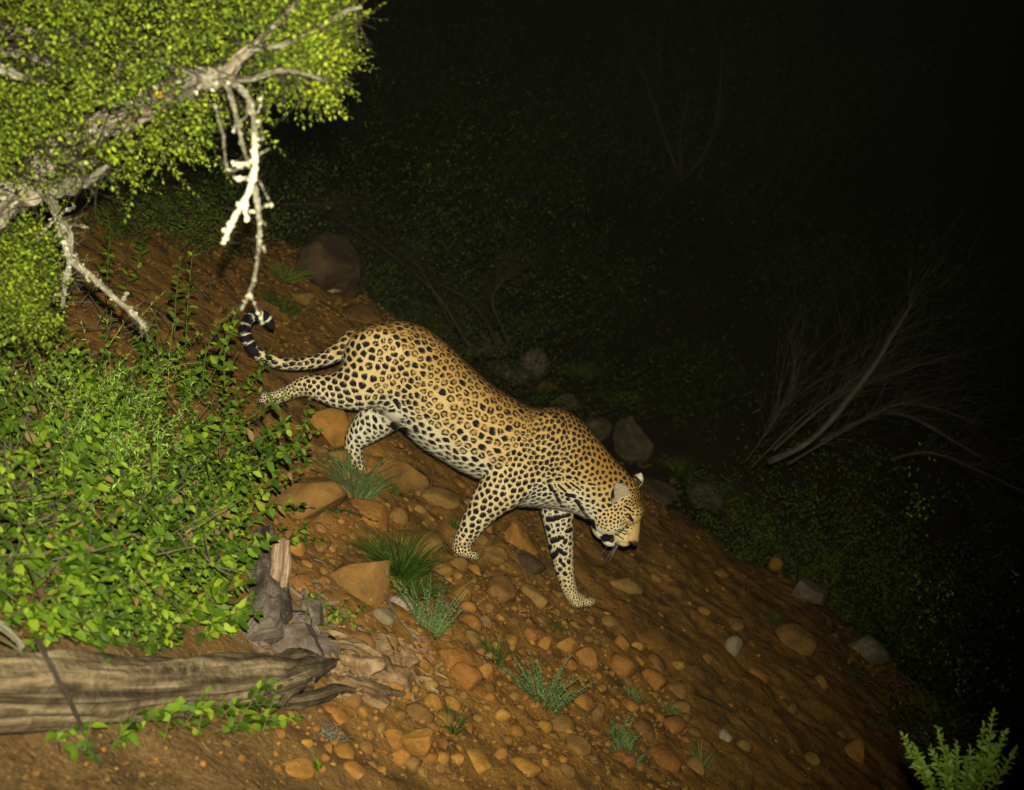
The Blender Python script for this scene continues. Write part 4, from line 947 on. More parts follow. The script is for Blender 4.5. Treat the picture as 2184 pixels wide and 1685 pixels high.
# tall shoots standing above the outline: foot, tip in the picture
for (u0, v0, u1, v1, Y) in ((395, 760, 410, 545, 4.0), (372, 720, 385, 560, 4.0), (455, 800, 512, 650, 3.6), (480, 830, 498, 700, 3.5), (300, 790, 335, 660, 4.0), (230, 760, 235, 500, 4.2), (432, 820, 470, 690, 3.7), (120, 760, 90, 640, 3.9), (520, 900, 620, 835, 3.5), (500, 960, 655, 905, 3.4), (520, 1010, 650, 955, 3.3), (540, 1050, 640, 1000, 3.3), (20, 740, 10, 650, 3.6), (350, 790, 300, 700, 3.9)):
    a = at(u0, v0, Y); b = at(u1, v1, Y - .08); m_ = (a + b) / 2 + np.array([r.normal(0, .015), 0, .01]); P = crom([a, m_, b], 9)
    stems.add(*tube(P, np.linspace(.0022, .0008, 9), 4)); Ls += stem_leaves(P, .030, .036, .020, r, start=.15)
# the yellower patch of fine grass-like shoots in the middle of the bush
mobj('stems', stems.mesh('stems', [M_STEM]), root, 'stuff')
dry = Bag()
for k in range(420):
    u, v = r.uniform(-60, 520), r.uniform(700, 1390); g = ghit(u, v) + np.array([0, -.1 - .2 * r.rand(), r.uniform(.08, .30)]); P = shoot(g, r.normal(size=3) * [1, .6, 1] + [0, 0, .6], r.uniform(.03, .16), r.normal(0, .3, 3), 4, r)
    dry.add(*tube(P, np.full(4, r.uniform(.0008, .0022)), 3))
mobj('dry_twigs', dry.mesh('dry_twigs', [M_STICK]), root, 'stuff')
p, d, nn, L, W = unpack(Ls); U_, V_, dep = proj(p)
plant_leaves(root, p, d, nn, L, W, M_BUSH, 300)
print('bush leaves', len(p))
root = thing('broom_plant', ghit(330, 1000), 'yellow green wispy patch of fine shoots in the middle of the leafy bush', 'plant')
Ls = []; stems = Bag()
for k in range(150):
    u, v = r.normal(300, 80), r.normal(950, 85); g = ghit(u, v + 60); g = g + np.array([0, -.15, .16])
    P = shoot(g, (r.normal(.15, .6), r.normal(-.5, .4), 1), r.uniform(.08, .22), (0, 0, -.3), 5, r); stems.add(*tube(P, np.linspace(.0012, .0004, 5), 3))
    Ls += [(c, dd, n_, l_, w_) for c, dd, n_, l_, w_ in stem_leaves(P, .012, .020, .004, r, start=.1, opposite=False, spread=.6)]
mobj('stems', stems.mesh('stems', [M_LIME]), root, 'stuff'); p, d, nn, L, W = unpack(Ls)
V, F = leaf_arrays(p, d, nn, L, W, LT4, LF4); mobj('foliage', np_mesh('foliage', V, [F], [M_LIME]), root, 'stuff')

# ------------------------------------------------------------------ creeping sprigs and small leafy plants, each its own
def sprig(paths, label, mt=M_BUSH, L=.030, W=.017, step=.024, name='leafy_sprig', cat='sprig', seed=1, hang=.02, sm=None, opposite=True):
    """paths: lists of (u, v, height above ground) in the picture"""
    rr = np.random.RandomState(seed); pts0 = ghit(paths[0][0][0], paths[0][0][1]); root = thing(name, pts0, label, cat); Ls = []; st = Bag()
    for pa in paths:
        P = []
        for q in pa:
            g = ghit(q[0], q[1], lift=q[2]); g[2] += q[2]; P.append(g)
        P = crom(np.array(P), max(8, 4 * len(P))); st.add(*tube(P, np.linspace(.0022, .0010, len(P)), 4)); Ls += stem_leaves(P, step, L, W, rr, start=.05, opposite=opposite)
    mobj('stems', st.mesh('stems', [sm or M_STEM]), root); p, d, nn, L_, W_ = unpack(Ls); plant_leaves(root, p, d, nn, L_, W_, mt, 60)
sprig([[(520, 1075, .05), (600, 1085, .05), (690, 1082, .05), (760, 1095, .04), (800, 1112, .05)]], 'thin creeping sprig with small dark leaf pairs crossing in front of the angular slab', mt=M_GRASS, L=.024, W=.016, step=.030, seed=2, sm=M_DEAD)
sprig([[(510, 1165, .04), (570, 1160, .06), (630, 1150, .06), (690, 1155, .05)], [(560, 1170, .03), (600, 1130, .10)], [(620, 1160, .03), (650, 1120, .09)], [(520, 1190, .04), (590, 1180, .05)]], 'bright leafy sprig reaching over the pale broken branch', seed=3, L=.034)
sprig([[(130, 1560, .03), (220, 1530, .05), (330, 1515, .06), (450, 1510, .06), (600, 1500, .06)], [(300, 1560, .02), (260, 1480, .10)], [(180, 1600, .02), (200, 1510, .1), (225, 1420, .16)], [(420, 1570, .02), (440, 1480, .10)], [(500, 1560, .02), (550, 1470, .12)], [(560, 1560, .02), (590, 1470, .10)], [(350, 1580, .02), (370, 1500, .08)], [(150, 1540, .02), (120, 1570, .02), (200, 1610, .03)], [(300, 1540, .03), (250, 1590, .03)], [(470, 1530, .05), (500, 1500, .10)], [(390, 1550, .03), (420, 1510, .09)], [(320, 1530, .04), (380, 1480, .08), (430, 1470, .09)], [(460, 1560, .02), (530, 1540, .05), (640, 1530, .03)], [(240, 1590, .02), (280, 1540, .06), (300, 1500, .1)], [(530, 1510, .05), (560, 1460, .10), (600, 1440, .1)], [(160, 1570, .02), (190, 1540, .06)]], 'trailing leafy vine growing along the front of the old log', name='trailing_vine', cat='vine', seed=4, L=.032, W=.021, step=.019)
sprig([[(650, 1245, .02), (690, 1290, .05), (760, 1330, .05), (790, 1350, .03)], [(640, 1300, .02), (690, 1260, .08)], [(700, 1330, .02), (740, 1280, .08)], [(720, 1330, .02), (780, 1290, .07)], [(650, 1330, .02), (660, 1270, .09)], [(690, 1340, .02), (720, 1300, .06)]], 'small leafy plant at the foot of the angular slab', seed=5, L=.026, W=.011, name='leafy_plant', cat='plant')
sprig([[(205, 620, .0), (225, 560, .1), (230, 505, .14)], [(290, 600, .02), (300, 545, .1), (310, 500, .12)], [(270, 640, .02), (272, 570, .1)]], 'faint upright sprig on the shaded bank behind the dead branch', seed=6, L=.045, W=.02, step=.05)
sprig([[(640, 930, .02), (655, 880, .12), (660, 850, .14)], [(620, 950, .02), (600, 900, .1)], [(600, 960, .02), (640, 965, .05), (660, 990, .05)]], 'loose sprig against the round orange red boulder', seed=7, L=.034, W=.022)

# ------------------------------------------------------------------ grasses and herbs
def grass_tuft(u, v, wpx, hpx, n, label, mt=M_GRASS, seed=1, spread=.55, wide=.0016, lean=(0, -.15), curl=.5, name='grass_tuft', cat='grass tuft'):
    rr = np.random.RandomState(seed); g = ghit(u, v); _, _, dep = proj(g); m = dep / FPX; wd = wpx * m / 2; H = hpx * m
    V = []; F = []; K = 5
    for k in range(n):
        a = rr.rand() * 6.28; q = math.sqrt(rr.rand()); b = g + np.array([math.cos(a) * q * wd * .45, math.sin(a) * q * wd * .45, 0]); b[2] = ground(b[0], b[1]) - .003
        d = np.array([math.cos(a) * spread * q + lean[0] + rr.normal(0, .2), math.sin(a) * spread * q + lean[1] + rr.normal(0, .2), 1.0]); d /= np.linalg.norm(d)
        h = H * rr.uniform(.5, 1.05); t = np.linspace(0, 1, K)[:, None]; out = np.array([d[0], d[1], 0]) * curl
        P = b + d * h * t + out * h * t ** 2 - np.array([0, 0, .35 * curl]) * h * t ** 3
        sdv = np.cross(d, [math.sin(a * 3), -1, .2]); sdv /= np.linalg.norm(sdv) + 1e-9; w_ = wide * (1 - t * .92)
        V.append(np.concatenate([P - sdv * w_, P + sdv * w_])); o = k * 2 * K; i = np.arange(K - 1); F.append(np.stack([o + i, o + i + K, o + i + K + 1, o + i + 1], -1))
    ob = mobj(name, np_mesh(name, np.concatenate(V), [np.concatenate(F)], [mt], True)); tag(ob, label, cat); return ob
grass_tuft(850, 1225, 130, 130, 420, 'dark green grass tuft behind the near front paw', seed=1, spread=.8)
grass_tuft(880, 1265, 120, 90, 200, 'low dark grass tuft with long bent blades touching the tall grey green herb', seed=2, spread=1.1, curl=.9)
grass_tuft(752, 1040, 120, 110, 230, 'grass tuft growing around the forward hind paw', mt=M_HERB, seed=3, spread=.7, wide=.0013)
grass_tuft(785, 1050, 60, 60, 160, 'wispy grey grass just downhill of the forward hind paw', mt=M_HERB, seed=4, spread=.9, wide=.001)
grass_tuft(835, 1048, 60, 30, 60, 'short grass in the shadow under the belly', seed=5)
grass_tuft(600, 660, 110, 50, 220, 'soft grass patch beside the tip of the tail', mt=M_DULL, seed=6, spread=1.0)
grass_tuft(970, 1125, 34, 40, 50, 'tiny grass clump behind the near foreleg', seed=7)
grass_tuft(1055, 1410, 50, 80, 80, 'small dark grass clump beside the upright orange stone', seed=8, mt=M_GRASS)
grass_tuft(965, 1555, 60, 60, 90, 'small dark green clump in the gravel below the orange pile', seed=9)
grass_tuft(1335, 1620, 90, 70, 110, 'thin bluish grass near the lower edge of the trail', mt=M_HERB, seed=10)
grass_tuft(1500, 1630, 60, 60, 60, 'thin pale grass left of the bare lower trail', mt=M_HERB, seed=11)
grass_tuft(1350, 1490, 50, 50, 60, 'small blue green herb clump below the long orange stone', mt=M_HERB, seed=12)
grass_tuft(1180, 1340, 90, 24, 60, 'low green leaves below the farthest front paw', seed=13)
grass_tuft(680, 1640, 26, 44, 16, 'few bright blades at the lower edge under the lichen clump', mt=M_BUSH, seed=14, wide=.003)
grass_tuft(720, 960, 80, 60, 120, 'grass between the round orange red boulder and the hind leg', mt=M_GRASS, seed=15)
grass_tuft(1175, 850, 60, 70, 120, 'dull grass standing at the trail edge above the shoulders', mt=M_DULL, seed=16)
grass_tuft(1110, 720, 110, 70, 200, 'dull grass on the bank above the pale pinkish stone', mt=M_DULL, seed=17)
grass_tuft(1650, 1330, 60, 40, 70, 'dull herbs between the grey slab and the reddish layered stone', mt=M_DULL, seed=18)
grass_tuft(1250, 920, 60, 60, 120, 'dark grass between the stones behind the neck', mt=M_DULL, seed=19)
grass_tuft(1430, 1520, 70, 40, 70, 'thin green herbs above the block shaped stone', mt=M_HERB, seed=20)
grass_tuft(1980, 1440, 120, 70, 220, 'dark blue green herbs at the far lower corner of the trail', mt=M_DULL, seed=22, spread=1.0)
def feather_herb(u, v, wpx, hpx, n, label, seed, spread=.8):
    rr = np.random.RandomState(seed); g = ghit(u, v); _, _, dep = proj(g); m = dep / FPX; wd = wpx * m / 2; H = hpx * m; root = thing('feathery_herb', g, label, 'herb'); st = Bag(); Ls = []
    for k in range(n):
        a = rr.uniform(0, 6.28); q = rr.rand() ** .6; b = g + np.array([math.cos(a) * wd * .3 * q, math.sin(a) * wd * .25 * q, 0]); b[2] = ground(b[0], b[1])
        P = shoot(b, (math.cos(a) * spread * q + .2, math.sin(a) * spread * q * .5 - .2, 1), H * rr.uniform(.5, 1.1), (math.cos(a) * .2, 0, .15), 7, rr); st.add(*tube(P, np.linspace(.0018, .0008, 7), 3))
        Ls += stem_leaves(P, .0052, .0140, .0044, rr, start=.12, opposite=False, droop=.1, spread=.55)
    mobj('stems', st.mesh('stems', [M_HERB]), root); p, d, nn, L, W = unpack(Ls); V, F = leaf_arrays(p, d, nn, L, W, LT4, LF4); mobj('foliage', np_mesh('foliage', V, [F], [M_HERB]), root, 'stuff')
feather_herb(918, 1352, 150, 120, 40, 'tall grey green feathery herb beside the pale stick', 31, .75)
feather_herb(1158, 1500, 190, 105, 44, 'spreading grey green feathery herb above the gravel', 32, 1.25)
feather_herb(1322, 1590, 80, 70, 16, 'small feathery herb near the lower trail edge', 33)
# lime green shoots of a shrub rooted just below the frame
root = thing('lime_shrub', ghit(2050, 1684), 'bright lime green shoot tips of a shrub at the lower end of the trail', 'shrub'); r = np.random.RandomState(8); st = Bag(); Ls = []
for (u1, v1) in ((1926, 1570), (1950, 1592), (2000, 1556), (1985, 1598), (2118, 1522), (2098, 1550), (2142, 1566), (2040, 1586), (2070, 1598), (2165, 1600), (2020, 1610), (2120, 1596), (2060, 1620), (1960, 1622), (2100, 1630)):
    Y = r.uniform(2.5, 2.75); b = at(2040 + (u1 - 2040) * .35, 1720 + r.normal(0, 15), Y); tp = at(u1, v1, Y - .05); P = crom([b, (b + tp) / 2 + np.array([r.normal(0, .012), 0, -.012]), tp], 9)
    st.add(*tube(P, np.linspace(.0035, .0016, 9), 4)); Ls += stem_leaves(P, .0085, .024, .011, r, start=.30, opposite=True, droop=.2, spread=.75)
base_ = at(2040, 1720, 2.62); g = base_.copy(); g[2] = float(ground(g[0], g[1])) - .05; st.add(*tube(crom([g, (g + base_) / 2, base_], 5), np.linspace(.012, .006, 5), 6))
mobj('stems', st.mesh('stems', [M_LIME]), root); p, d, nn, L, W = unpack(Ls); plant_leaves(root, p, d, nn, L, W, M_LIME, 150)

rr_ = random.Random(12); k_ = 0
WHERE = ['beside the large dark boulder', 'above the rump of the leopard', 'above the curve of the back', 'behind the pale pinkish stone', 'behind the shoulders of the leopard', 'behind the neck of the leopard', 'beyond the far ear of the leopard', 'left of the green shrub beyond the trail', 'in front of the green shrub beyond the trail', 'above the split grey slab', 'right of the split grey slab', 'behind the domed pale brown stone', 'beyond the tall rounded stone', 'above the lime green shoots']
for (u, v, wd, h) in ((600, 590, 90, 50), (840, 640, 110, 60), (960, 640, 130, 90), (1130, 700, 120, 70), (1230, 800, 100, 60), (1320, 860, 90, 50), (1450, 1010, 110, 50), (1540, 1070, 110, 70), (1600, 1120, 120, 60), (1700, 1220, 130, 60), (1840, 1320, 120, 90), (1900, 1350, 100, 90), (1960, 1440, 110, 90), (1990, 1540, 100, 90)):
    grass_tuft(u, v, wd * 1.25, h, 210, 'low dim scrub ' + WHERE[k_], mt=M_MIDH, seed=50 + k_, spread=1.2, curl=.9, wide=.0024, name='scrub_tuft', cat='scrub tuft'); k_ += 1
# ------------------------------------------------------------------ the overhanging tree
r = np.random.RandomState(77)
tree_root = thing('overhanging_tree', (-2.6, 3.1, float(ground(-2.6, 3.1))), 'small leaved tree whose lichen covered limb hangs over the trail', 'tree')
def wpath(rows): return np.array([at(u, v, Y) for u, v, Y in rows])
def branch(name, rows, radii, mt, sides=14, rough=.22, n=40, seed=1, rs=26, parent=None):
    """rows (u, v, depth), radii in picture units"""
    P = wpath(rows); R = np.array([q * Y / FPX for q, (_, _, Y) in zip(radii, rows)]); Q = crom(np.concatenate([P, R[:, None]], 1), n)
    V, F, uv = tube(Q[:, :3], np.abs(Q[:, 3]), sides, rough, rs, seed); b = Bag(); b.add(V, F, uv); return mobj(name, b.mesh(name, [mt]), parent or tree_root), Q
LIMB = [(-640, 900, 3.1), (-330, 640, 3.0), (-120, 475, 2.95), (0, 425, 2.9), (70, 385, 2.88), (135, 310, 2.85), (215, 268, 2.8), (290, 240, 2.72), (360, 200, 2.62), (420, 172, 2.52), (478, 162, 2.42)]
b0 = np.array([-2.6, 3.1, float(ground(-2.6, 3.1)) - .1])
P = np.array([b0, b0 + [0.02, 0, .35], at(-640, 900, 3.1) + np.array([-.05, 0, -.05]), at(-330, 640, 3.0), at(-120, 475, 2.95)])
V, F, uv = tube(crom(P, 24), np.linspace(.09, .062, 24), 16, .18, 12, 3); bb = Bag(); bb.add(V, F, uv); mobj('trunk', bb.mesh('trunk', [M_BARKG]), tree_root)
limb_o, LQ = branch('branch', LIMB[2:], [48, 44, 41, 36, 29, 27, 24, 25, 21, 17, ][:9], M_BARKG, 24, .30, 120, 5, 22)
SUBS = [
 ([(478, 162, 2.42), (520, 118, 2.42), (565, 75, 2.45), (620, 20, 2.5), (660, -30, 2.55)], [15, 11, 8, 5, 4], M_BARKG),
 ([(120, 340, 2.85), (170, 350, 2.8), (200, 345, 2.75)], [20, 15, 9], M_BARKG),
 ([(70, 395, 2.88), (150, 395, 2.8), (195, 380, 2.75), (235, 350, 2.7)], [30, 20, 11, 5], M_LICHEN),
 ([(-80, 35, 2.9), (0, 62, 2.85), (80, 76, 2.8), (150, 84, 2.8), (200, 100, 2.75)], [17, 16, 14, 11, 6], M_BARKG),
 ([(-60, 100, 2.7), (0, 108, 2.7), (60, 118, 2.68), (115, 140, 2.65), (150, 145, 2.6)], [12, 11, 9, 7, 3], M_LICHEN),
 ([(-60, 130, 2.6), (0, 145, 2.6), (50, 168, 2.6), (95, 175, 2.6)], [14, 12, 8, 4], M_LICHEN),
 ([(360, 200, 2.6), (400, 165, 2.58), (440, 160, 2.55), (350, 140, 2.6)][:3], [10, 8, 5], M_LICHEN),
 ([(440, 168, 2.45), (400, 158, 2.5), (370, 142, 2.55), (330, 118, 2.6)], [11, 10, 9, 4], M_BARKG),
 ([(30, 420, 2.85), (-10, 470, 2.8), (-40, 520, 2.8)], [26, 20, 14], M_LICHEN),
 ([(10, 180, 2.8), (30, 205, 2.8), (42, 245, 2.8), (40, 300, 2.85)], [6, 7, 8, 8], M_BARKG),
 ([(200, 275, 2.8), (240, 200, 2.75), (250, 150, 2.75), (280, 90, 2.8)], [10, 8, 6, 3], M_BARKG),
 ([(300, 240, 2.72), (310, 190, 2.7), (340, 140, 2.7), (350, 80, 2.75)], [8, 7, 5, 3], M_BARKG),
 ([(530, 105, 2.42), (600, 95, 2.4), (680, 60, 2.42), (735, 25, 2.45), (772, 16, 2.45)], [6, 5, 4, 4, 2.5], M_LICHEN),
 ([(478, 170, 2.40), (540, 168, 2.36), (600, 150, 2.34), (650, 158, 2.34), (700, 175, 2.36)], [7, 6, 5, 4, 2], M_LICHEN),
]
for k, (rows, rad, mt) in enumerate(SUBS): branch('branch', rows, rad, mt, 10, .35, 34, 20 + k, 40)
# hanging lichened twigs, close to the camera
HY = 2.12
def hy(rows): return [(u, v, HY + .12 * (1 - min(1, max(0, (v - 160) / 240)))) for u, v in rows]
HANG = [([(490, 172), (515, 192), (532, 215), (541, 250), (543, 305)], [10, 10, 9, 9, 9], M_LICHEN),
        ([(543, 295), (545, 330), (542, 360), (538, 390)], [9, 10, 10, 11], M_LICHENW),
        ([(538, 385), (528, 415), (512, 442), (497, 470), (485, 496), (478, 516)], [9, 8.5, 8, 8, 7.5, 5], M_LICHENW),
        ([(540, 385), (547, 420), (552, 455), (554, 500), (550, 545), (543, 590), (530, 630), (514, 662)], [9, 7, 6.5, 5.5, 4.8, 4.8, 5, 3.2], M_LICHEN),
        ([(484, 182), (497, 220), (507, 265), (518, 310), (530, 350)], [8, 7.5, 6, 5, 4], M_LICHEN),
        ([(457, 222), (467, 255), (476, 290), (480, 330), (484, 360), (502, 363), (522, 352)], [3.5, 4, 3.5, 3, 2.5, 2.5, 2.5], M_LICHEN),
        ([(528, 195), (536, 180), (534, 210), (548, 240), (556, 225), (560, 200)][3:] , [2.5, 2.5, 2], M_LICHEN),
        ([(532, 215), (524, 250), (505, 262), (498, 280)], [5, 4, 3.5, 3], M_LICHEN),
        ([(498, 378), (512, 382), (532, 380)], [2.5, 3, 3.5], M_LICHENW), ([(497, 352), (512, 350), (530, 350)], [6, 5, 4], M_LICHENW),
        ([(528, 430), (522, 447), (529, 468)], [4, 6, 3], M_LICHENW), ([(506, 449), (524, 452), (546, 450)], [2, 1.6, 1.6], M_LICHEN),
        ([(553, 330), (566, 322), (574, 318)], [3, 2.2, 1.2], M_LICHEN), ([(553, 385), (560, 400), (578, 440 - 4)], [2.4, 1.8, .8], M_LICHEN), ([(556, 470), (568, 482)], [2.4, 1.2], M_LICHEN), ([(548, 500), (565, 535)], [1.2, .8], M_LICHEN),
        ([(556, 445), (572, 436), (580, 438)], [2.2, 1.5, .8], M_LICHEN), ([(543, 250), (556, 270), (560, 300)], [3, 2.4, 1], M_LICHEN), ([(534, 628), (548, 660), (560, 690)], [2, 1.5, 1], M_LICHEN)]
HQ = []
for k, (rows, rad, mt) in enumerate(HANG):
    o, Q = branch('twig', hy(rows), [q * .58 for q in rad], mt, 10, .6, max(8, 8 * len(rows)), 60 + k, 120); HQ.append((Q, mt))
# lichen tufts on twigs and limbs
def lichen_on(Qs, per_m, size, name='lichen', mt=M_LICHENW, parent=None, seed=1, jut=1.3):
    rr = np.random.RandomState(seed); V = []; F = []; n0 = 0; Vi, Fi = ICO1
    for Q in Qs:
        seg = np.linalg.norm(np.diff(Q[:, :3], axis=0), axis=1).sum(); n = int(seg * per_m)
        for _ in range(n):
            k = rr.randint(len(Q)); o = rr.normal(size=3); o /= np.linalg.norm(o); s = size * rr.uniform(.4, 1.3)
            M = rr.normal(size=(3, 3)) * .45 + np.eye(3) * .7; V.append(Vi @ M * s + Q[k, :3] + o * abs(Q[k, 3]) * jut * rr.uniform(.6, 1.1)); F.append(Fi + n0); n0 += len(Vi)
    return mobj(name, np_mesh(name, np.concatenate(V), [np.concatenate(F)], [mt], False), parent or tree_root, 'stuff')
lichen_on([q for q, m_ in HQ if m_ is M_LICHENW], 620, .0030, seed=1, jut=1.5)
lichen_on([q for q, m_ in HQ if m_ is M_LICHEN], 300, .0022, mt=M_LICHEN, seed=2)
lichen_on([LQ], 500, .0055, mt=M_LICHEN, seed=3, jut=1.0)
tb = Bag(); Ls = []
# thorny dead side twigs
def twigs_along(Q, n, L, seed, bag, thick=.0012, up=0.0, fork=True):
    rr = np.random.RandomState(seed)
    for _ in range(n):
        k = rr.randint(2, len(Q)); d = rr.normal(size=3) * [1, .6, 1]; d[2] += up; d /= np.linalg.norm(d); l = L * rr.uniform(.3, 1.1); P = shoot(Q[k, :3], d, l, rr.normal(0, .5, 3), 5, rr); bag.add(*tube(P, np.linspace(thick, thick * .4, 5), 3))
        if fork and rr.rand() < .6:
            P2 = shoot(P[2], d + rr.normal(0, .7, 3), l * .5, (0, 0, 0), 4, rr); bag.add(*tube(P2, np.linspace(thick * .7, thick * .3, 4), 3))
for Q, m_ in HQ[:6]: twigs_along(Q, 16, .028, 5, tb, .0012, fork=False)
twigs_along(LQ, 150, .12, 6, tb, .0016)
for k, (rows, rad, mt) in enumerate(SUBS):
    P = wpath(rows); twigs_along(crom(np.concatenate([P, np.ones((len(P), 1)) * .004], 1), 20), 26, .13, 30 + k, tb, .0014)
# crown: leafy twigs filling the parts of the picture the crown covers
CROWN = [([(-60, -60), (735, -60), (740, 30), (722, 120), (690, 175), (640, 185), (590, 150), (500, 130), (440, 190), (380, 235), (450, 240), (450, 300), (360, 330), (310, 375), (250, 385), (215, 360), (130, 400), (60, 400), (-60, 430)], 4300, 2.4, 3.25),
         ([(-60, 480), (60, 480), (100, 540), (95, 620), (80, 690), (20, 720), (-60, 720)], 620, 2.6, 2.95),
         ([(560, 170), (640, 190), (690, 185), (680, 150), (700, 60), (735, 10), (560, 60)], 560, 2.35, 2.8),
         ([(440, 230), (540, 215), (580, 200), (585, 225), (560, 235), (470, 300), (430, 320)], 22, 2.5, 2.7)]
for P, n, ya, yb in CROWN:
    got = 0; xs_ = [p[0] for p in P]; ys_ = [p[1] for p in P]
    while got < n:
        u, v = r.uniform(min(xs_), max(xs_)), r.uniform(min(ys_), max(ys_))
        if not bool(in_poly(u, v, P)): continue
        if fbm(u * .012, v * .012, 2, 6) < -.20 and r.rand() < .7: got += 1; continue      # gaps
        got += 1; Y = ya + (yb - ya) * r.rand() ** .8; c = at(u, v, Y); d = np.array([r.normal(.25, .6), r.normal(-.2, .5), r.normal(-.05, .55)])
        S_ = shoot(c, d, r.uniform(.05, .12), (0, 0, r.normal(.2, .4)), 4, r); tb.add(*tube(S_, np.linspace(.0012, .0005, 4), 3))
        Ls += stem_leaves(S_, .0056, .0128, .0086, r, start=.05, opposite=False, droop=0, spread=.9)
mobj('twigs', tb.mesh('twigs', [M_DEAD]), tree_root, 'stuff')
p, d, nn, L, W = unpack(Ls); U_, V_, dep = proj(p)
# the limb and its larger boughs stand clear of the leaves on their open side
keep = np.ones(len(p), bool); rk = r.rand(len(p))
def clear_of(rows, rad, pr, f):
    global keep
    Q = crom(np.array([(a, b, y_, q) for (a, b, y_), q in zip(rows, rad)]), 60); dd = np.hypot(U_[:, None] - Q[None, :, 0], V_[:, None] - Q[None, :, 1]); k = np.argmin(dd, 1); m_ = dd[np.arange(len(p)), k]
    keep &= ~((m_ < Q[k, 3] * f + 5) & (p[:, 1] < Q[k, 2] + .02) & (rk < pr + .5 * vnoise(U_ * .02, V_ * .02, 2)))
clear_of(LIMB[2:], [48, 44, 41, 36, 29, 27, 24, 25, 21], .66, 1.1)
for rows, rad, _m in SUBS[:9] + SUBS[12:]: clear_of(rows, rad, .62, 1.3)
p, d, nn, L, W = p[keep], d[keep], nn[keep], L[keep], W[keep]; print('tree leaves', len(p))
plant_leaves(tree_root, p, d, nn, L, W, M_TREE, 300, LT4, LF4)
# orange tuft of old lichen on the limb
V, F = rock_shape(ICO2, 5, 3); o = mobj('bark_scar', np_mesh('bark_scar', V * np.array([.011, .004, .009]) + at(455 - 5, 222 - 3, 2.55) * 0 + LQ[int(len(LQ) * .74), :3] + np.array([0, -.055, .0]), [F], [M_ORANGE]), tree_root)
# dead lower limb with its forks
dead = thing('dead_branch', at(100, 430, 2.85), 'dead lichen crusted branch forking down from the tree limb into the leafy bush', 'branch')
DB = [([(85, 400, 2.88), (110, 430, 2.86), (125, 470, 2.84), (140, 520, 2.82), (152, 555, 2.8), (185, 580, 2.8), (215, 608, 2.8), (250, 640, 2.8), (285, 668, 2.8), (312, 705, 2.82)], [17, 15, 13, 11, 9, 10, 10, 8, 8, 6]),
      ([(128, 470, 2.84), (150, 500, 2.83), (148, 560, 2.82), (140, 600, 2.81), (134, 655, 2.8)], [9, 8, 8, 8, 5]),
      ([(152, 480, 2.82), (176, 482, 2.8), (190, 487, 2.8)], [4, 3.5, 2]), ([(110, 470, 2.84), (90, 500, 2.84), (70, 520, 2.84)], [4, 3, 2]), ([(145, 530, 2.82), (125, 500, 2.8), (112, 520, 2.8)], [3, 3, 2]),
      ([(160, 540, 2.8), (170, 570, 2.78), (190, 600, 2.78)], [4, 3, 2]), ([(262, 640, 2.8), (272, 622, 2.78)], [4, 1.5]), ([(120, 460, 2.84), (160, 440, 2.8)], [5, 3]), ([(138, 620, 2.8), (120, 630, 2.8)], [3, 2])]
DQ = []
for k, (rows, rad) in enumerate(DB): o, Q = branch('limb', rows, [q * .68 for q in rad], M_LICHEN, 10, .4, 30, 90 + k, 60, dead); DQ.append(Q)
lichen_on(DQ, 260, .0034, mt=M_LICHEN, seed=6, parent=dead); t2 = Bag(); twigs_along(DQ[0], 26, .06, 8, t2, .0012); twigs_along(DQ[1], 16, .06, 9, t2, .0012); mobj('twigs', t2.mesh('twigs', [M_LICHEN]), dead, 'stuff')

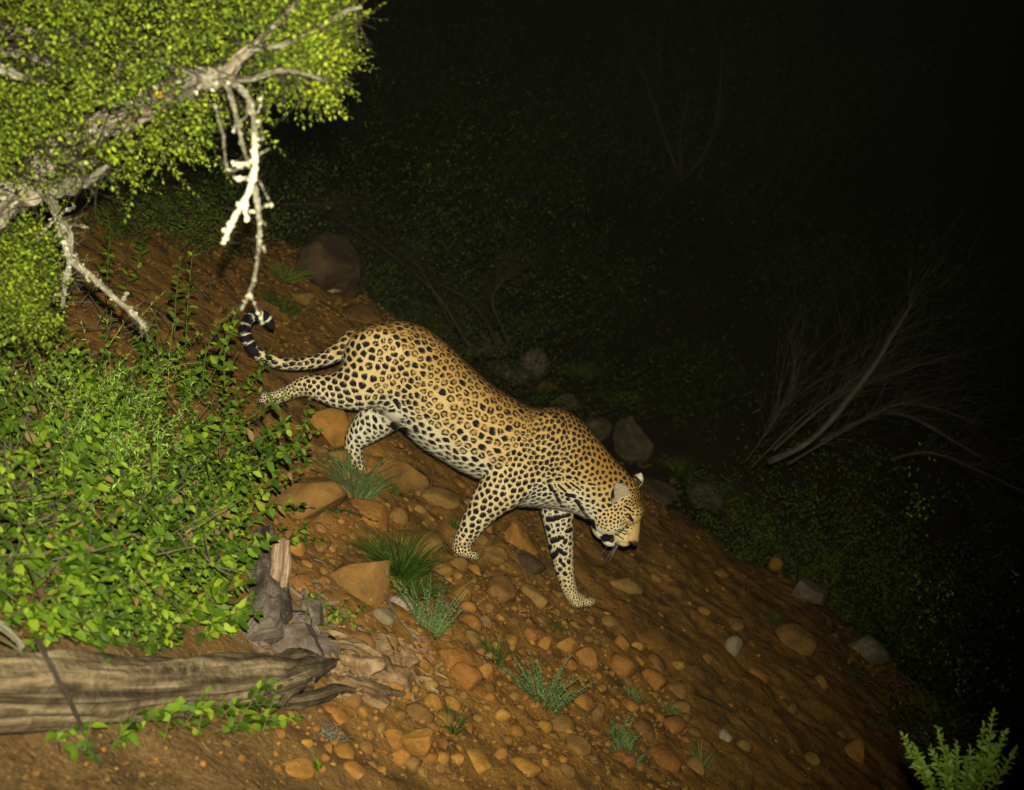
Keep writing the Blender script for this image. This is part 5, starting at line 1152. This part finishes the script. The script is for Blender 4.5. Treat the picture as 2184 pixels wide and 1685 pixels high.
# ------------------------------------------------------------------ shrubs and dead wood beyond the trail
def cloud_shrub(name, label, blobs, n, mt, L, seed, cat='shrub', wood=None, T=LT4, F=LF4, gap=-.12, stems_=9):
    """blobs: (u, v, depth, ru, rv, rdepth m): leaf masses"""
    rr = np.random.RandomState(seed); _bd = {(q[0], q[1]): min(ghit(q[0], q[1] + q[4] * .85)[1], q[2] * (1.04 if q[2] < 10 else 1.25)) for q in blobs}; c0 = at(blobs[0][0], blobs[0][1], _bd[(blobs[0][0], blobs[0][1])]); c0[2] = float(ground(c0[0], c0[1])); root = thing(name, c0, label, cat); A = []; w_ = np.array([b[3] * b[4] for b in blobs], float); w_ /= w_.sum()
    pts = []; nst = max(6, n // 16); sb = Bag()
    for k in range(nst):
        u0, v0, Y, ru, rv, rd = blobs[rr.choice(len(blobs), p=w_)]; gy = _bd[(u0, v0)]
        q = rr.normal(size=2) * [.42, .42]; q = np.clip(q, -1, 1); bx = at(u0 + q[0] * ru, v0, gy)[0]; by = gy + q[1] * rd * gy / Y; bz = float(ground(bx, by)); top = at(u0, v0 - rv, gy)[2]; H = max(.15, (top - bz)) * rr.uniform(.45, 1.12)
        wid = ru * gy / FPX; P = shoot((bx, by, bz), (q[0] * .9 + rr.normal(0, .35), rr.normal(-.1, .3), 1), H * 1.15, (q[0] * .8 + rr.normal(0, .3), 0, -.25), 8, rr)
        sb.add(*tube(P, np.linspace(.005, .0015, 8) * gy / 9, 3)); t = rr.uniform(.22, 1.0, 16); i = np.minimum((t * 7).astype(int), 6); fr = (t * 7 - i)[:, None]; c = P[i] * (1 - fr) + P[i + 1] * fr
        pts.append(c + rr.normal(0, .045 * gy / 9 + .25 * wid * .25, (16, 3)) * [1, 1, .7])
    A = np.concatenate(pts); LL = L * np.mean([_bd[(q[0], q[1])] / q[2] for q in blobs])
    cl = A[rr.randint(len(A), size=(len(A) * 5))] + rr.normal(0, LL * 1.4, (len(A) * 5, 3)); m_ = len(cl)
    V, Fq = leaf_arrays(cl, rr.normal(size=(m_, 3)) + [0, -.2, .3], rr.normal(size=(m_, 3)) * .6 + [0, -.5, .6], LL * rr.uniform(.5, 1.4, m_), LL * .5 * rr.uniform(.5, 1.4, m_), T, F)
    mobj('foliage', np_mesh('foliage', V, [Fq], [mt]), root, 'stuff'); mobj('stems', sb.mesh('stems', [wood or M_DEAD]), root, 'stuff'); return root
def brush(name, label, stems_, n_twigs, seed, mt=M_DEAD, cat='brush', L=.5, thick=.004):
    """stems_: ((u, v, depth)..., r) big sticks; then fine twigs forking off them"""
    rr = np.random.RandomState(seed); f = stems_[0][0][0]; c0 = at(*f); c0[2] = float(ground(c0[0], c0[1])); root = thing(name, c0, label, cat); Qs = []
    for rows, r0, r1 in stems_:
        P = wpath(rows); m_ = rows[0][2] / FPX; Q = crom(P, 20); R = np.linspace(r0 * m_, r1 * m_, 20); bb = Bag(); bb.add(*tube(Q, R, 6, .25, 10, seed)); mobj('stick', bb.mesh('stick', [mt]), root); Qs.append(Q)
    tb_ = Bag()
    for k in range(n_twigs):
        Q = Qs[rr.randint(len(Qs))]; i = rr.randint(4, 20); t_ = Q[i] - Q[i - 2]; t_ /= np.linalg.norm(t_); d = t_ + rr.normal(0, .38, 3) * [1, .8, .8]; l = L * rr.uniform(.3, 1.2); P = shoot(Q[i], d, l, rr.normal(0, .35, 3) + [0, 0, -.15], 8, rr); tb_.add(*tube(P, np.linspace(thick, thick * .35, 8), 3))
        for _ in range(2):
            j = rr.randint(2, 7); P2 = shoot(P[j], P[j] - P[j - 1] + rr.normal(0, l * .06, 3), l * .55, rr.normal(0, .3, 3), 5, rr); tb_.add(*tube(P2, np.linspace(thick * .6, thick * .25, 5), 3))
    mobj('twigs', tb_.mesh('twigs', [mt]), root, 'stuff'); return root
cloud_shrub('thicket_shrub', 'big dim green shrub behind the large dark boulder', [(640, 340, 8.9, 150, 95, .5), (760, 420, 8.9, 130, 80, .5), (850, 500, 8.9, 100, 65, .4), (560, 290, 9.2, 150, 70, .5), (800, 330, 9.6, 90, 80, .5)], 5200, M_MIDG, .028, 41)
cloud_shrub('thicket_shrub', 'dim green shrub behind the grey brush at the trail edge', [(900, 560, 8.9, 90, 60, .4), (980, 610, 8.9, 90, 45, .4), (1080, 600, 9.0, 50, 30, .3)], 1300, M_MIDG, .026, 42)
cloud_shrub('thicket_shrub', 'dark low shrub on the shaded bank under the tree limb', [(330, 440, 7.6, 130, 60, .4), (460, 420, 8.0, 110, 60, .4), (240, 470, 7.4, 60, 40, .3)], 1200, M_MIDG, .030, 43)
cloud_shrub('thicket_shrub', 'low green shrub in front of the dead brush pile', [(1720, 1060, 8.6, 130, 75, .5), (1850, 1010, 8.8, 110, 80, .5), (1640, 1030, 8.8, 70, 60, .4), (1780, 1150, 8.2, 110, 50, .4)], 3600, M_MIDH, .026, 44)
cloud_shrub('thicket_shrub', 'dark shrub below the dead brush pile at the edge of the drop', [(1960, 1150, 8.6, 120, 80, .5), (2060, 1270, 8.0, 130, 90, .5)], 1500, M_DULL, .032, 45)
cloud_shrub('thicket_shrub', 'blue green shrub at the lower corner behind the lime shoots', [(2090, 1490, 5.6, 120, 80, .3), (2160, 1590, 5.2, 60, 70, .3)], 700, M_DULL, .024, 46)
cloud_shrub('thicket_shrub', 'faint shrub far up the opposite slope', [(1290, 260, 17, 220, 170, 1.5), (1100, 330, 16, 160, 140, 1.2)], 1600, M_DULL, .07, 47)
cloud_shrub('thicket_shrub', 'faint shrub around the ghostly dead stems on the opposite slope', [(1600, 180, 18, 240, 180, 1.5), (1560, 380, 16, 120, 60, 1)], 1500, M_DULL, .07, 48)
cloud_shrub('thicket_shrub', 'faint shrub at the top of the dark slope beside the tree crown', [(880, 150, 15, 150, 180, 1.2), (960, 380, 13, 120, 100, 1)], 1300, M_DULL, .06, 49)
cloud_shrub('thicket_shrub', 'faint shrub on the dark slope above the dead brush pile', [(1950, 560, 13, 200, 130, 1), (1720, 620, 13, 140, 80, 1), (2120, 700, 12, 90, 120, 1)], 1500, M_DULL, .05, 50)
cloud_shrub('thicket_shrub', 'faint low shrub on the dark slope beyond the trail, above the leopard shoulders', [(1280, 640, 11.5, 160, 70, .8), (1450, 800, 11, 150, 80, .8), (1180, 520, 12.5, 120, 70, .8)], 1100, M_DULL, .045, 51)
cloud_shrub('pale_sprig_shrub', 'small shrub with pale yellow green leaf tips at the end of the brush pile', [(2130, 1042, 7.6, 34, 16, .12)], 60, M_LIME, .026, 52, stems_=5)
brush('dead_brush_pile', 'pile of bare grey brushwood with one long pale stick rising from it', [([(1640, 985, 8.3), (1740, 930, 8.2), (1850, 800, 8.1), (1900, 720, 8.0), (1936, 662, 8.0)], 9, 3), ([(1590, 985, 8.3), (1650, 900, 8.2), (1690, 830, 8.2)], 2.2, 1.0), ([(1600, 1000, 8.4), (1700, 900, 8.3), (1780, 840, 8.3), (1850, 790, 8.3)], 2.2, 1.0), ([(1680, 990, 8.2), (1800, 920, 8.2), (1930, 860, 8.2), (2080, 900, 8.2)], 3.5, 1.2), ([(1900, 980, 8.2), (1980, 965, 8.2), (2080, 1000, 8.2), (2184, 1050, 8.2)], 3.5, 2), ([(1650, 960, 8.4), (1780, 850, 8.5), (1900, 800, 8.6), (2020, 760, 8.6)], 4, 1.5), ([(1750, 940, 8.4), (1900, 880, 8.5), (2050, 950, 8.5), (2150, 1020, 8.5)], 4, 1.5)], 300, 61, L=.75, thick=.0021, mt=M_BRUSH)
brush('grey_brush', 'low tangle of grey twigs on the bank between the dark boulder and the leopard', [([(1000, 740, 8.0), (940, 640, 8.2), (880, 580, 8.3), (790, 510, 8.4), (700, 455, 8.5)], 3.2, 1.6), ([(1060, 730, 8.0), (1010, 650, 8.2), (930, 600, 8.3)], 2.4, 1.2), ([(1080, 720, 8.1), (1050, 640, 8.2), (1080, 590, 8.2)], 3, 1.5), ([(960, 690, 8.0), (900, 580, 8.2), (850, 530, 8.3)], 2.4, 1.2), ([(560, 432, 8.3), (640, 436, 8.3), (720, 432, 8.3)], 3, 2)], 330, 62, L=.42, thick=.0017, mt=M_DEAD)
brush('dead_sapling', 'ghostly bare stems on the far dark slope', [([(1450, 380, 16), (1420, 300, 16), (1400, 240, 16), (1370, 150, 16)], 5, 2), ([(1460, 380, 16), (1500, 330, 16), (1530, 250, 16), (1540, 100, 16)], 4, 2), ([(1455, 390, 16), (1450, 300, 16), (1470, 200, 16)], 4, 2)], 45, 63, L=1.6, thick=.006)

# low undergrowth covering the far slope, dark and dense, beyond the reach of the flash
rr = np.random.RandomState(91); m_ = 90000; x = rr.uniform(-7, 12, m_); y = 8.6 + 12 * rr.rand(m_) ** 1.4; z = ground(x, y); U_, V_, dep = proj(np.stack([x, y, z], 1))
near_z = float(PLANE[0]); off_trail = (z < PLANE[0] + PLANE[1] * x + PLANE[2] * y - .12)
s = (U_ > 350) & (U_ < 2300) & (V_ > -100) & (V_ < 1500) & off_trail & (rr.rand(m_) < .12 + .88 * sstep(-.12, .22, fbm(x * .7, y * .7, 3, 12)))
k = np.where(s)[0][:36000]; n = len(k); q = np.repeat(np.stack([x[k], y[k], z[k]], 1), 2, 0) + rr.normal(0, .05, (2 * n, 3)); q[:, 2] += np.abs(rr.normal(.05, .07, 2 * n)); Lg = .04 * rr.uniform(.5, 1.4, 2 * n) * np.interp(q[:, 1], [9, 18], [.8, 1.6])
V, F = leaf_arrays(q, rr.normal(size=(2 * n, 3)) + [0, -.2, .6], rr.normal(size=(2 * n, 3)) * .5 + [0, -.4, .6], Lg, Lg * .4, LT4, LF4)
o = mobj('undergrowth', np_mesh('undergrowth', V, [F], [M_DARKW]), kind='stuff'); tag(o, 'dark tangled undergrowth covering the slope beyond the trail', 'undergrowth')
# ------------------------------------------------------------------ fallen wood
def ground_log(name, label, pts, radii, mt, sides=40, n=120, lift=.8, seed=1, rough=.12, grooves=(), cat='log', squash=1.0, rs=5.0):
    """pts (u, v) where its underside meets the ground; radii m"""
    G = np.array([ghit(u, v) for u, v in pts]); P = G.copy(); P[:, 2] += np.array(radii) * lift; P[:, 1] += np.array(radii) * .5
    Q = crom(np.concatenate([P, np.array(radii)[:, None]], 1), n); V, F, uv = tube(Q[:, :3], Q[:, 3], sides, 0, ref=(0, 0, 1.0)); W = V[:n * sides].reshape(n, sides, 3); c = Q[:, None, :3]; th = np.arange(sides) / sides * 2 * math.pi
    s = uv[:n * sides, 0].reshape(n, sides); k = 1 + rough * 2 * fbm(s * rs + 2 * np.cos(th)[None], s * rs * .3 + 2 * np.sin(th)[None], 3, seed) + .05 * fbm(s * 2.2 + th[None] * 0, 8 * np.cos(th)[None] + 5 * np.sin(th)[None], 3, seed + 4)
    k += .05 * vnoise(s * 9, th[None] * 9 + 3 * vnoise(s * 3, s * 0, 4), seed + 8) + .035 * vnoise(s * 16, th[None] * 22 + 4 * vnoise(s * 2, s * 0, 5), seed + 9)
    for (a0, wd, dp, s0, s1) in grooves:
        da = np.abs((th[None] - (a0 + .5 * vnoise(s * 3.5, s * 0 + a0, seed)) + math.pi) % (2 * math.pi) - math.pi); k -= dp * np.exp(-(da / wd) ** 2) * sstep(s0, s0 + .05, s) * sstep(s1, s1 - .05, s)
    W = c + (W - c) * k[..., None]; V[:n * sides] = W.reshape(-1, 3); b = Bag(); b.add(V, F, uv); m_ = b.mesh(name, [mt])
    root = thing(name, G[len(G) // 2], label, cat); mobj('wood', m_, root); return root, Q
lg, LGQ = ground_log('fallen_log', 'long weathered grey log lying below the leafy bush', [(-260, 1580), (-60, 1575), (100, 1570), (260, 1552), (420, 1530), (540, 1512), (640, 1500)], [.082, .080, .078, .070, .066, .062, .05], M_LOG, 96, 300, .98, 3, .15,
                      [(a_, .09, .16, .1, 2.2) for a_ in (-2.9, -2.3)] + [(3.0 + .0, .16, .20, .45, 1.0), (2.3, .12, .18, .7, 1.3), (-1.7, .10, .12, .3, .9), (2.7, .08, .15, .1, .5), (-1.2, .06, .14, .5, 1.6), (2.0, .07, .16, .05, .7), (-2.6, .22, .10, .9, 1.5)])
# knotted end of the log
def gnarl(name, label, pts, mt, seed, cat="", r_px=14, sides=10, n=26, split=4, parent=None, rough=.35):
    """a tangle of short thick roots: pts list of paths (u, v, height m, r px)"""
    root = parent or thing(name, ghit(pts[0][0][0], pts[0][0][1]), label, cat)
    for k, pa in enumerate(pts):
        P = []
        for (u, v, h, rp) in pa:
            g = ghit(u, v, lift=h); g[2] += h; _, _, dep = proj(g); P.append([*g, rp * (.72 if mt is not M_STUMP else .85) * dep / FPX])
        Q = crom(np.array(P), n); b = Bag(); V, F, uv = tube(Q[:, :3], np.abs(Q[:, 3]), sides + 6, rough, 16, seed + k); b.add(V, F, uv); mobj('root', b.mesh('root', [mt]), root)
    return root
kn = thing('knotted_root', ghit(620, 1500), 'dark knotted root end where the weathered log meets the ground', 'root')
gnarl('', '', [[(560, 1490, .04, 30), (600, 1470, .08, 40), (650, 1440, .08, 38), (690, 1420, .05, 24), (720, 1410, .02, 10)], [(580, 1420, .10, 16), (620, 1400, .10, 20), (670, 1405, .06, 16), (700, 1440, .03, 10)], [(600, 1500, .03, 18), (660, 1490, .04, 22), (720, 1470, .03, 16), (780, 1480, .01, 8)],
               [(640, 1440, .08, 14), (625, 1470, .10, 14), (600, 1500, .07, 12)], [(560, 1420, .10, 12), (565, 1450, .10, 16), (570, 1480, .08, 12)]], M_LOG, 11, '', parent=kn)
gnarl('torn_root', 'torn pale brown root lying downhill of the knotted root', [[(700, 1370, .03, 14), (760, 1380, .05, 18), (810, 1410, .05, 16), (850, 1450, .02, 8)], [(740, 1450, .02, 12), (800, 1470, .02, 14), (860, 1480, .0, 7)]], M_TANW, 21, 'root', rough=.7)
for (u, v, w_, h_, sd_, lb) in ((770, 1400, 120, 56, 2, 'largest tan lump of rotten root wood downhill of the old log'), (838, 1432, 86, 60, 6, 'tan wood lump with a pale broken edge beside the orange pile'), (872, 1392, 60, 44, 1, 'small tan wood lump above the one with the pale broken edge'), (742, 1452, 90, 44, 4, 'low tan wood lump right above the flat orange stone'), (812, 1370, 60, 34, 7, 'tan wood piece under the small leafy plant'), (700, 1404, 70, 46, 3, 'brown wood lump touching the knotted root'), (800, 1482, 90, 30, 5, 'flat brown wood piece in the earth below the tan lumps')):
    place_rock(u, v, w_, h_, M_CHIP, sd_, lb, ic=ICO4, cuts=18, name='wood_lump', cat='wood lump', sink=.42)
st_, SQ = ground_log('rotten_stump', 'grey rotting stump wood standing behind the pale split branch', [(540, 1380), (565, 1300), (560, 1220), (560, 1150)], [.065, .062, .05, .035], M_STUMP, 48, 90, .25, 31, .22, [(2.2, .12, .25, .02, .4), (-2.4, .14, .22, .05, .5), (3.0, .1, .22, .1, .6)], cat='stump', rs=9)
for (u, v, w_, h_, sd_, lb) in ((622, 1352, 150, 100, 3, 'large weathered grey wood chunk between the rotten stump and the log'), (690, 1382, 90, 50, 5, 'low grey wood chunk next to the torn root mass'), (660, 1300, 60, 70, 7, 'upright grey wood chunk behind the large one'), (560, 1330, 90, 70, 8, 'grey wood chunk half under the leaves of the bush')):
    o = place_rock(u, v, w_, h_, M_WOODCHUNK, sd_, lb, ic=ICO4, cuts=16, name='wood_chunk', cat='wood chunk', sink=.35)
# pale split branch stub standing in front of the stump
def slab_branch(name, label, a, b, wa, wb, th_, mt, Y0, seed, cat):
    A = at(a[0], a[1], Y0); B = at(b[0], b[1], Y0 - .04); m = Y0 / FPX; n = 20; P = crom([A, (A + B) / 2 + np.array([.004, -.006, 0]), B], n); R = np.linspace(wa * m, wb * m, n); V, F, uv = tube(P, R, 20, .16, 14, seed, R2=R * th_, ref=(0, 1, 0))
    root = thing(name, B, label, cat); bb = Bag(); bb.add(V, F, uv); mobj('wood', bb.mesh('wood', [mt]), root); return root
g = ghit(588, 1262); slab_branch('split_branch', 'short pale split branch stub standing upright at the edge of the leafy bush', (602, 1152), (590, 1258), 20, 23, .75, M_PALEW, g[1] - .02, 3, 'branch')
def stick(label, rows, r_px, mt, name='stick', cat='stick', seed=1, taper=.6, sides=6, lich=False):
    P = []
    for (u, v, h) in rows:
        g = ghit(u, v, lift=h); g[2] += h + .004; P.append(g)
    _, _, dep = proj(P[0]); m = dep / FPX; Q = crom(np.array(P), 16); b = Bag(); b.add(*tube(Q, np.linspace(r_px * m, r_px * m * taper, 16), sides + 2, .25, 40, seed)); o = mobj(name, b.mesh(name, [mt])); tag(o, label, cat); return o
stick('straight pale stick lying beside the tall grey green herb', [(940, 1282, .03), (990, 1305, .02), (1044, 1334, .01)], 3.2, M_STICK)
stick('thin grey stick leaning diagonally across the fallen log', [(80, 1370, .20), (118, 1440, .20), (150, 1500, .15), (185, 1575, .03), (215, 1640, .01)], 6, M_STUMP, seed=2)
stick('whitish bare stick entering beside the upper end of the log', [(-40, 1320, .16), (10, 1345, .16), (50, 1385, .14)], 11, M_LICHEN, seed=3)
stick('thin brown stick over the upper end of the log', [(-20, 1355, .18), (40, 1390, .17), (85, 1450, .14)], 3.5, M_STICK, seed=4)
stick('thin lichened twig hanging down beside the small leafy plant', [(648, 1260, .08), (664, 1310, .06), (684, 1362, .01)], 4, M_LICHEN, name='twig', cat='twig', seed=5)
stick('short dry stick below the leafy vine', [(390, 1530, .03), (470, 1562, .0)], 2.6, M_STICK, seed=6)
stick('dry pale splinter lying on the angular slab with the ridge', [(820, 1180, .05), (870, 1200, .03), (900, 1215, .02)], 2, M_STICK, name='splinter', cat='splinter', seed=7)
stick('pale wood splinter at the foot of the grass by the hind paw', [(680, 1045, .02), (740, 1030, .02), (775, 1020, .02)], 6, M_PALEW, name='splinter', cat='splinter', seed=8)
stick('pale chip of wood next to the bluish grey stone', [(690, 1245, .02), (720, 1258, .02)], 5, M_PALEW, name='splinter', cat='splinter', seed=9)
stick('thin dark twig curving above the torn root mass', [(560, 1300, .05), (620, 1305, .06), (660, 1310, .04), (664, 1340, .02)], 2, M_DEAD, name='twig', cat='twig', seed=10)
stick('dry stem leaning down over the torn root', [(820, 1270, .06), (850, 1320, .04), (885, 1366, .01)], 2.6, M_STICK, seed=11)
stick('grey stick lying along the edge of the lower trail', [(1480, 1480, .01), (1560, 1520, .01), (1650, 1600, .01)], 3, M_DEAD, seed=12)
# lichen clump on the ground
Vl = Bag(); rr = np.random.RandomState(3); g = ghit(690, 1572)
for k in range(70):
    P = shoot(g + np.array([rr.normal(0, .025), rr.normal(0, .02), .0]), rr.normal(size=3) + [0, 0, .8], .03, rr.normal(0, 1, 3), 5, rr); Vl.add(*tube(P, np.linspace(.0022, .001, 5), 4))
o = mobj('lichen_clump', Vl.mesh('lichen_clump', [M_LICHEN])); tag(o, 'whitish lichen clump on the ground below the flat orange stone', 'lichen')

# splintered chips of rotten wood lying about the root and the stump
rr = np.random.RandomState(44); bb = {0: [], 1: []}; cnt_ = {0: 0, 1: 0}; FF = {0: [], 1: []}
for k in range(420):
    which = 0 if rr.rand() < .6 else 1
    u, v = (rr.normal(790, 75), rr.normal(1425, 38)) if which == 0 else (rr.normal(625, 55), rr.normal(1345, 45))
    g = ghit(u, v); a = rr.normal(.6, .5); L_ = rr.uniform(.006, .036); d = np.array([math.cos(a), rr.normal(0, .4), -math.sin(a) * .8]); d /= np.linalg.norm(d); V_c, F_c = ICO1
    sd = np.cross(d, [0, -1, .3]); sd /= np.linalg.norm(sd); up_ = np.cross(d, sd); w1 = L_ * rr.uniform(.12, .3); W_ = V_c * (1 + .5 * (rr.rand(len(V_c), 1) - .5)); W_ = W_[:, :1] * d * L_ + W_[:, 1:2] * sd * w1 + W_[:, 2:] * up_ * w1 * .6 + g + [0, 0, .004 + .02 * rr.rand()]
    bb[which].append(W_); FF[which].append(F_c + cnt_[which]); cnt_[which] += len(W_)
for which, mt, lb in ((0, M_CHIP, 'tan splinters of rotten wood strewn round the torn root'), (1, M_WOODCHUNK, 'grey splinters of rotten wood strewn round the stump')):
    o = mobj('wood_debris', np_mesh('wood_debris', np.concatenate(bb[which]), [np.concatenate(FF[which])], [mt], False), kind='stuff'); tag(o, lb, 'debris')
# ------------------------------------------------------------------ faint haze volume, added to veil the view and lift the blacks
hz = bpy.data.materials.new('veil_haze'); hz.use_nodes = True; t = hz.node_tree
for n_ in list(t.nodes): t.nodes.remove(n_)
out = t.nodes.new('ShaderNodeOutputMaterial'); pv = t.nodes.new('ShaderNodeVolumePrincipled'); pv.inputs['Color'].default_value = (.75, .85, .6, 1); pv.inputs['Density'].default_value = .00011; pv.inputs['Anisotropy'].default_value = 0.0
t.links.new(pv.outputs[0], out.inputs['Volume'])
V = np.array([(x, y, z) for x in (float(xs.min()) - 1, float(xs.max()) + 1) for y in (float(ys.min()) - 1, float(ys.max()) + 1) for z in (float(GZ.min()) - 1, float(GZ.max()) + 2)], float); F = np.array([(0, 1, 3, 2), (4, 6, 7, 5), (0, 4, 5, 1), (2, 3, 7, 6), (0, 2, 6, 4), (1, 5, 7, 3)])
o = mobj('haze', np_mesh('haze', V, [F], [hz], False), kind='stuff'); tag(o, 'faint haze added over the scene to lift its dark tones', None)
